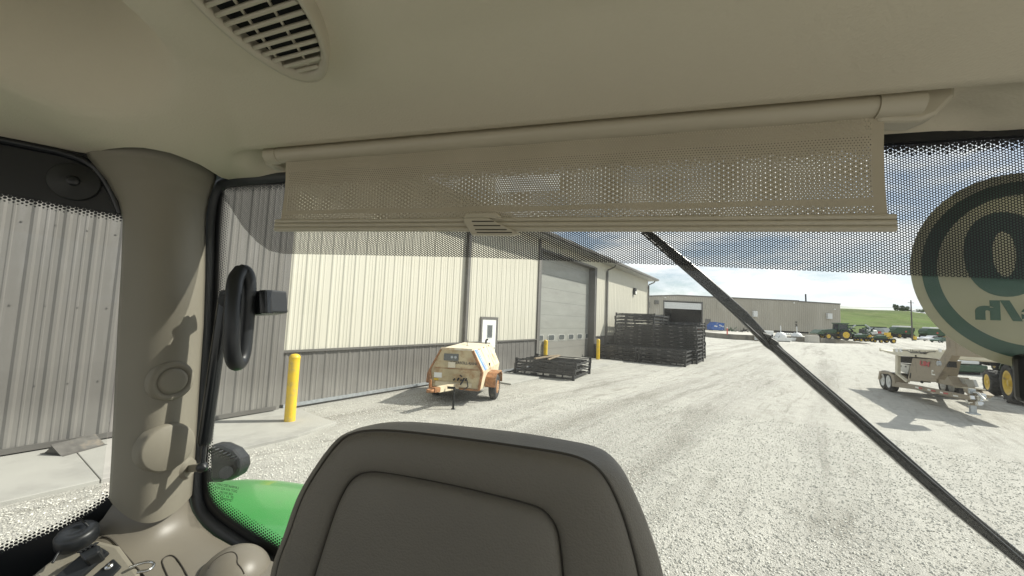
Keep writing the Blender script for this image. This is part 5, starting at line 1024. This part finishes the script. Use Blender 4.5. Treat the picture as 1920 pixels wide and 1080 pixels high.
# ------------------------------------------------------------------ roller sun shade
SB = 0.690; sh = thing('sun_shade', 'beige perforated roller sun shade pulled down over the rear window top', 'sun shade', CABM @ Vector((-0.17, SB, 2.3)), CABR)
tz = 2.498; ta, tb = cb(523, 300, SB).x, cb(1640, 195, SB).x
b = MB(); b.cyl((ta, SB, tz), (tb, SB, tz), 0.0180, n=28); b.build('roller_tube', M['trim_hi'], sh, CABM)
b = MB(); b.cyl((ta-0.028, SB, tz), (ta+0.004, SB, tz), 0.0195, n=24); b.box((ta-0.03, SB+0.02, tz+0.0), (0.024, 0.04, 0.046)); b.build('end_cap', M['trim_hi'], sh, CABM, bevel=0.006)
b = MB(); b.cyl((tb-0.002, SB, tz), (tb+0.055, SB, tz), 0.0205, n=28); 
prf = [(0, -0.026), (0.055, -0.030), (0.075, -0.022), (0.098, 0.005), (0.100, 0.03), (0, 0.03)]; b.prism([Vector((tb+x, SB-0.004, tz+z)) for x, z in prf], (0, 0.035, 0)); b.build('end_cap', M['trim_hi'], sh, CABM, bevel=0.006)
f0, f1 = cb(526, 425, SB).x, cb(1664, 415, SB).x; bl0, bl1 = cb(522, 424, SB), cb(1670, 420, SB)
b = MB(); nn = 80
def shz(a): return bl0.z+(bl1.z-bl0.z)*(a-bl0.x)/(bl1.x-bl0.x)
def cloth(a0, a1, t0, t1, na, nm, m, uv=False):
    b = MB(); rws = []
    for j in range(7):
        t = t0+(t1-t0)*j/6; rws.append([Vector((a, SB-0.0005+0.0025*math.sin(t*3.0)+0.0012*math.sin(a*28+t*6), (tz-0.010)*(1-t)+t*(shz(a)+0.006))) for a in np.linspace(a0, a1, na)])
    b.loft(rws, False, False, True)
    if uv: b.uv = [(v.x, v.z) for v in b.v]
    b.build(nm, m, sh, CABM, fixn=False)
cloth(f0+0.010, f1-0.016, 0, 0.80, 80, 'fabric', M['shade'], True); cloth(f0+0.010, f1-0.016, 0.86, 1, 80, 'fabric', M['shade'], True); cloth(f0+0.010, f1-0.016, 0.80, 0.86, 80, 'hem', M['shade_hem']); cloth(f0, f0+0.010, 0, 1, 4, 'hem', M['shade_hem']); cloth(f1-0.016, f1, 0, 1, 4, 'hem', M['shade_hem'])
b = MB()
for dz, r_ in ((0.010, 0.0045), (0.001, 0.0048), (-0.008, 0.0050)): b.cyl((bl0.x-0.004, SB-0.003, bl0.z+dz), (bl1.x+0.004, SB-0.003, bl1.z+dz), r_, n=12)
b.beam((bl0.x-.004, SB+.002, bl0.z), (bl1.x+.004, SB+.002, bl1.z), 0.009, 0.021); b.build('bottom_bar', M['trim_hi'], sh, CABM)
pp = [cb(x, y, SB-0.016) for x, y in ((870, 408), (915, 408), (975, 438), (958, 441), (884, 440), (868, 415))]; b = MB(); b.prism(pp, (0, 0.012, 0)); pt = b.build('pull_tab', M['trim_hi'], sh, CABM, bevel=0.002)
pp = [cb(x, y, SB-0.012) for x, y in ((872, 400), (930, 398), (945, 412), (915, 409), (870, 409))]; MB().prism(pp, (0, 0.02, 0)).build('tab_hood', M['trim_hi'], pt, CABM, bevel=0.002)
for (x0, x1, y) in ((885, 926, 415), (888, 938, 423), (891, 950, 430.5), (894, 960, 436)): MB().beam(cb(x0, y, SB-0.0165), cb(x1, y, SB-0.0165), 0.0012, 0.0018).build('rib', M['seam'], pt, CABM)

# ------------------------------------------------------------------ speed decal, latch, wiper, lamp
dc = Vector((0.638, GB+0.0095, 2.258)); DR = 0.1555; sg_ = thing('speed_decal', 'round beige and green speed limit decal stuck on the rear glass', 'decal', CABM @ dc, CABR)
b = MB(); b.lathe([(DR, 0), (DR, 0.0015), (0.001, 0.0015)], dc, (0, 1, 0), 96); b.build('film', M['sign'], sg_, CABM)
def ring(r0, r1, yo, m, nm, n=96):
    b = MB(); b.loft([[dc+Vector((r_*math.cos(2*math.pi*k/n), yo, r_*math.sin(2*math.pi*k/n))) for k in range(n)] for r_ in (r0, r1)], True, False, False); b.loft([[dc+Vector((r_*math.cos(2*math.pi*k/n), yo-0.0001, r_*math.sin(2*math.pi*k/n))) for k in range(n)] for r_ in (r0, r1)], True, False, False); return b.build(nm, m, sg_, CABM)
ring(DR*0.91, DR*0.775, -0.0002, M['signgreen'], 'printed_ring')
def dtext(txt, x, y, size, bold, sx=1.0): return lettering(txt, size, CABM @ Matrix.Translation(Vector((x, GB+0.0092, y))) @ Matrix.Rotation(R(90), 4, 'X') @ Matrix.Scale(sx, 4, (1, 0, 0)), M['signgreen'], sg_, 'printed_text', mirror=True, bold=bold, depth=0.0001, space=1.12)
dtext('mile/h', dc.x+0.0150, 2.1905, 0.040, 0.0022, 1.62); dtext('30', dc.x+0.020, 2.275, 0.172, 0.008, 1.12)
p = cb(1912, 752, GB-0.012); lt = tag(MB().box(p+Vector((0.013, 0, 0.034)), (0.030, 0.022, 0.072)).build('window_latch', M['black'], fr=CABM, origin=CABM @ p, bevel=0.008), 'black latch block on the rear glass at the right picture edge', 'latch')
WB = GB+0.035; wip = thing('rear_wiper', 'long black wiper lying diagonally across the outside of the rear glass', 'wiper', CABM @ cb(1600, 790, WB), CABR)
def wq(x, y, o=0): return cb(x, y, WB+o)
def band(name, pts, dep_, m, o=0.0, bevel=0.0015): return MB().prism([wq(x, y, o) for x, y in pts], (0, dep_, 0)).build(name, m, wip, CABM, bevel=bevel, seg=1)
band('blade', [(1198, 430), (1222, 432), (1310, 503), (1400, 583), (1452, 640), (1462, 668), (1436, 650), (1370, 582), (1290, 510)], 0.010, M['blackgloss'])
bl = MB(); bl.tube([wq(1203, 436, -.004), wq(1340, 555, -.004), wq(1440, 646, -.004)], 0.0022, 6); bl.tube([wq(1440, 650, .004), wq(1470, 672, .004), wq(1497, 698, .004)], 0.0022, 6); bl.build('rubber_edge', M['seal'], wip, CABM)
band('arm', [(1428, 622), (1446, 628), (1470, 655), (1500, 680), (1600, 765), (1700, 852), (1800, 941), (1945, 1060), (1935, 1080), (1790, 962), (1685, 868), (1590, 783), (1495, 700), (1452, 660)], 0.014, M['blackgloss'], -0.002)
band('arm_rib', [(1450, 640), (1600, 770), (1700, 858), (1940, 1066), (1938, 1070), (1698, 862), (1596, 775), (1448, 644)], 0.003, M['seal'], -0.006)
band('clip', [(1446, 632), (1462, 642), (1458, 650), (1442, 640)], 0.02, M['black'], -0.006); band('clip', [(1668, 846), (1680, 850), (1692, 866), (1680, 862)], 0.02, M['black'], -0.006)
lp = thing('work_lamp', 'black finned work lamp outside the rear glass above the green fender', 'lamp', CABM @ cb(420, 870, 0.88), CABR)
lc = cb(392, 872, 0.90); rr = [cb(x, y, 0.90) for x, y in ((390, 834), (410, 835), (432, 845), (446, 862), (448, 880), (440, 895), (424, 904), (392, 906))]
b = MB(); b.prism(rr, (0, 0.045, 0)); b.build('housing', M['black'], lp, CABM, bevel=0.014, seg=3)
for i in range(7):
    x = 392+i*7.2; a, c = cb(x, 846+i*2.2, 0.893), cb(x+11, 838+i*3.4, 0.893); MB().beam(a+Vector((0, -.004, -.0)), c+Vector((0, -.004, 0)), 0.012, 0.0035, (0, 0, 1)).build('fin', M['blackgloss'], lp, CABM)
MB().cyl(cb(424, 886, 0.895), cb(424, 886, 0.86), 0.016, n=14).build('knob', M['black'], lp, CABM); MB().beam(cb(385, 890, 0.94), cb(425, 890, 0.94), 0.03, 0.03).build('bracket', M['black'], lp, CABM)
MB().cyl(cb(420, 872, 0.95), cb(420, 872, 0.955), 0.03, n=20).build('lens', M['galv'], lp, CABM)

# ------------------------------------------------------------------ gas strut and window handle
p0, nn_ = onmesh(PBV, 352, 878, 0.0)
gs = thing('gas_strut', 'black gas strut from the pillar stud up to the window handle', 'strut', CABM @ cb(400, 720, 0.71), CABR)
s_lo, s_md, s_hi = cb(379, 876, 0.70), cb(383, 834, 0.703), cb(421, 562, 0.725)
MB().tube([s_lo, s_md], 0.0055, 10).build('rod', M['blackgloss'], gs, CABM); MB().tube([s_md, s_md.lerp(s_hi, 0.02), s_hi], [0.0105, 0.0135, 0.0135], 16).build('cylinder', M['blackgloss'], gs, CABM)
MB().tube([s_hi, cb(423, 545, 0.728)], 0.007, 10).build('rod_end', M['black'], gs, CABM); b = MB(); b.lathe([(0.001, -.012), (0.009, -.008), (0.012, 0), (0.009, .008), (0.001, .012)], s_lo, (1, 0, 0), 14); b.build('ball_joint', M['black'], gs, CABM)
b = MB(); b.tube([p0-nn_*0.004, p0+nn_*0.006], [0.026, 0.020], 18); stp0 = p0+nn_*0.005; b.beam(stp0, s_lo, 0.013, 0.016); b.build('stud', M['trim'], gs, CABM, bevel=0.002)
hd = thing('window_handle', 'black looped window handle bolted to the rear glass above the strut', 'window handle', CABM @ cb(450, 600, 0.70), CABR)  # loop handle of the hinged rear window
hp_ = [(452, 508, .690), (441, 522, .670), (437, 560, .655), (434, 610, .650), (434, 655, .655), (440, 683, .670), (450, 681, .690), (457, 660, .702), (461, 620, .705), (466, 560, .705), (467, 527, .705), (461, 509, .700)]
pts = [cb(x, y, b_) for x, y, b_ in hp_]; pts = pts+[pts[0]]; sm_ = smooth_line(pts, 2); b = MB(); b.tube(sm_+[sm_[0]], 0.0155, 14, caps=False); b.build('grip_loop', M['black'], hd, CABM)
MB().prism([cb(x, y, 0.715) for x, y in ((446, 548), (505, 543), (508, 586), (486, 590), (448, 592))], (0, 0.05, 0)).build('bracket', M['black'], hd, CABM, bevel=0.004)
MB().prism([cb(x, y, 0.705) for x, y in ((484, 544), (498, 543), (500, 588), (486, 588))], (0, 0.02, 0)).build('bracket_clip', M['blackgloss'], hd, CABM, bevel=0.003)
b = MB(); b.beam(cb(418, 556, .728), cb(450, 566, .73), 0.022, 0.026); b.cyl(cb(424, 563, .715), cb(424, 563, .745), 0.016, n=16); b.build('strut_mount', M['black'], hd, CABM)
for i in range(18):
    t = 0.04+0.9*i/18; p = cb(428-3*math.sin(t*3.1), 525+t*150, 0.655); MB().cyl(p, p+Vector((-.002, -.0015, 0)), 0.0018, n=6).build('grip_nub', M['black'], hd, CABM)

# ------------------------------------------------------------------ seat
SF = 0.50; seat = thing('operator_seat', 'dark taupe vinyl seat back with inset panel and piped edge', 'seat', CABM @ Vector((-0.2, SF+0.05, 1.55)), CABR)
outer = [(500, 1180), (511, 1070), (535, 1000), (562, 925), (600, 862), (632, 823), (660, 808), (700, 802), (760, 803), (860, 813), (960, 825), (1060, 842), (1110, 853), (1142, 868), (1172, 900), (1198, 950), (1220, 1005), (1245, 1085), (1262, 1180)]
front = [(506, 1180), (519, 1070), (543, 1000), (570, 927), (607, 866), (638, 828), (664, 814), (702, 809), (760, 812), (860, 824), (960, 838), (1050, 852), (1092, 864), (1118, 880), (1140, 908), (1162, 955), (1180, 1010), (1198, 1085), (1212, 1180)]
inner = [(560, 1180), (590, 1080), (612, 1010), (632, 950), (650, 912), (668, 893), (690, 886), (720, 887), (780, 897), (860, 913), (930, 930), (980, 943), (1010, 953), (1030, 970), (1044, 995), (1050, 1030), (1055, 1080), (1058, 1130), (1060, 1180)]
NS = 120
def ol(pts, b_): return resample(crom([cb(x, y, b_) for x, y in pts], 8), NS)
oB = ol(outer, SF+0.035); oF = ol(front, SF); oI = ol(inner, SF-0.004); cen = Vector((cb(830, 1250, SF).x, SF, cb(830, 1250, SF).z))
def mv(r_, dy, shrink=0.0): return [Vector((p.x+(cen.x-p.x)*shrink, p.y+dy, p.z+(cen.z-p.z)*shrink)) for p in r_]
def lerpr(a, b, t): return [p.lerp(q, t) for p, q in zip(a, b)]
st_ = MB(); rgs = [mv(oB, 0.10, 0.22), mv(oB, 0.085, 0.06), mv(oB, 0.05, 0.012), mv(oB, 0.02, 0.0), oB, mv(lerpr(oB, oF, 0.35), -0.006), mv(lerpr(oB, oF, 0.7), -0.004), mv(oF, 0.002, -0.003), mv(oF, 0.005), mv(oF, -0.001, 0.006)]
for t in (0.15, 0.3, 0.5, 0.7, 0.85, 0.95): rgs.append(mv(lerpr(oF, oI, t), -0.010*math.sin(math.pi*t)**0.6))
rgs.append(mv(oI, 0.004)); st_.loft(rgs, False, False, True); st_.add(mv(oB, 0.10, 0.22), [tuple(range(NS))]); st_.build('bolster', M['seat'], seat, CABM)
ip = MB(); rgs = [mv(oI, 0.004)]
for t, dy in ((0.012, -0.003), (0.03, -0.007), (0.07, -0.011), (0.2, -0.016), (0.45, -0.020), (0.8, -0.022), (0.98, -0.022)): rgs.append(mv(oI, dy, t))
ip.loft(rgs, False, False, True); ip.build('centre_panel', M['seat'], seat, CABM)
MB().tube(mv(oI, 0.0022), 0.0013, 6).build('seam', M['seam'], seat, CABM); MB().tube(mv(oF, 0.0025, -0.004), 0.0016, 6).build('piping', M['seam'], seat, CABM)
MB().span((-0.36, SF+0.12, 0.92), (-0.05, SF+0.2, 1.7)).build('seat_frame', M['black'], seat, CABM); MB().span((-0.42, 0.02, 1.25), (0.02, SF+0.05, 1.38)).build('cushion', M['seat'], seat, CABM, bevel=0.04)
MB().span((-0.35, 0.1, 0.92), (-0.05, SF, 1.25)).build('pedestal', M['black'], seat, CABM)

# ------------------------------------------------------------------ things on the console
def cp_(x, y, lift=0.0): return onmesh(CBV, x, y, lift)
q3 = [cp_(x, y, 0.006)[0] for x, y in ((110, 1074), (250, 1074), (195, 1022))]; PLN = (q3[1]-q3[0]).cross(q3[2]-q3[0]).normalized()
if PLN.z < 0: PLN = -PLN
def cpl(x, y, h=0.0):
    d = cbray(x, y); e = Vector((0, 0, EYE)); return e+d*((q3[0]+PLN*h-e).dot(PLN)/d.dot(PLN))
def cbox(name, poly, hgt, m, parent, bevel=0.002, lift=0.0):
    return MB().prism([cpl(x, y, hgt) for x, y in poly], -PLN*(hgt+0.02)).build(name, m, parent, CABM, bevel=bevel)
swp = cbox('switch_panel', [(60, 1078), (120, 1030), (182, 1012), (222, 1022), (262, 1076), (230, 1110), (90, 1110)], 0.010, M['trim'], cons, 0.006)
cbox('socket_block', [(100, 1082), (150, 1040), (188, 1024), (204, 1034), (150, 1082)], 0.018, M['black'], cons, 0.003)
cbox('power_outlet', [(146, 1036), (172, 1017), (186, 1022), (188, 1034), (158, 1052)], 0.040, M['black'], cons, 0.004)
for i in range(4): 
    x = 153+i*8.2; y = 1033-i*4.2; p = cpl(x, y, 0.0405); MB().box(p, (0.006, 0.011, 0.002), Matrix.Rotation(R(25), 3, 'Z')).build('outlet_slot', M['dark'], cons, CABM)
cbox('switch_recess', [(158, 1092), (212, 1046), (228, 1062), (190, 1100)], 0.013, M['black'], cons, 0.003)
p = cpl(204, 1062, 0.013); MB().lathe([(0.007, 0), (0.006, 0.003), (0.001, 0.004)], p, PLN, 12).build('indicator', M['chrome'], cons, CABM)
p = cpl(145, 1024, 0.0); kn = tag(MB().lathe([(0.030, 0), (0.032, 0.004), (0.032, 0.022), (0.028, 0.028), (0.012, 0.028), (0.008, 0.024), (0.001, 0.024)], p+Vector((0, 0, 0.008)), Vector((0.1, -0.25, 1)), 32).build('round_knob', M['black'], fr=CABM, origin=CABM @ p, bevel=0), 'round black knob standing at the left end of the beige console', 'knob')
p = cpl(131, 1040); MB().lathe([(0.006, 0), (0.006, 0.02), (0.001, 0.024)], p, (0, 0, 1), 12).build('bolt', M['chrome'], cons, CABM)
ln = [cp_(x, y, 0.0012)[0] for x, y in ((192, 1006), (205, 1008), (216, 1018), (232, 1038), (250, 1058), (270, 1082), (285, 1100))]; MB().tube(smooth_line(ln, 2), 0.0016, 6).build('panel_gap', M['seam'], cons, CABM)
ln = [cp_(x, y, 0.001)[0] for x, y in ((316, 1085), (306, 1062), (303, 1052), (310, 1044), (322, 1041), (332, 1048), (345, 1068), (356, 1090))]; MB().tube(smooth_line(ln, 2), 0.0012, 6).build('pocket_gap', M['seam'], cons, CABM)
ln = [cp_(x, y, 0.02)[0] for x, y in ((186, 1000), (188, 985), (182, 978))]+[cp_(178, 1015, 0.01)[0]]
cbl = tag(MB().tube(smooth_line([cp_(110, 1075, 0.03)[0], cp_(128, 1052, 0.035)[0], cp_(160, 1040, 0.045)[0], cp_(180, 1020, 0.03)[0], cp_(190, 1000, 0.03)[0], cp_(186, 988, 0.05)[0]], 3), 0.0022, 7).build('cable', M['black'], fr=CABM), 'thin black cable looping from the knob across the console', 'cable')
rg_ = tag(MB().tube(smooth_line([cp_(240, 1082, 0.02)[0], cp_(262, 1073, 0.02)[0], cp_(280, 1070, 0.02)[0], cp_(288, 1076, 0.02)[0], cp_(280, 1088, 0.02)[0], cp_(255, 1092, 0.02)[0]], 3), 0.0028, 8).build('wire_ring', M['chrome'], fr=CABM), 'bent bright wire ring lying at the near edge of the console', 'ring')
p, n_ = cp_(432, 1062); dk_ = thing('lever_boot', 'smooth grey beige dome with a curved seam beside the seat back', 'cover', CABM @ p, CABR); DCN = cb(438, 1088, p.y); b = MB(); RD = 0.068
prof = [(RD*math.cos(a), RD*0.95*math.sin(a)) for a in np.linspace(R(-50), R(90), 22)]; prof[-1] = (0.0008, prof[-1][1]); b.lathe(prof, DCN, (0, 0, 1), 40); b.build('dome', M['trim2'], dk_, CABM)
DBV = BVHTree.FromPolygons([tuple(v) for v in b.v], b.f)
try:
    ln = [onmesh(DBV, x, y, 0.0006)[0] for x, y in ((392, 1066), (400, 1052), (420, 1038), (438, 1034), (446, 1044), (444, 1056), (452, 1064), (458, 1076))]; MB().tube(smooth_line(ln, 2), 0.0011, 6).build('seam', M['seam'], dk_, CABM)
except RuntimeError as ex_: print('dome seam', ex_)
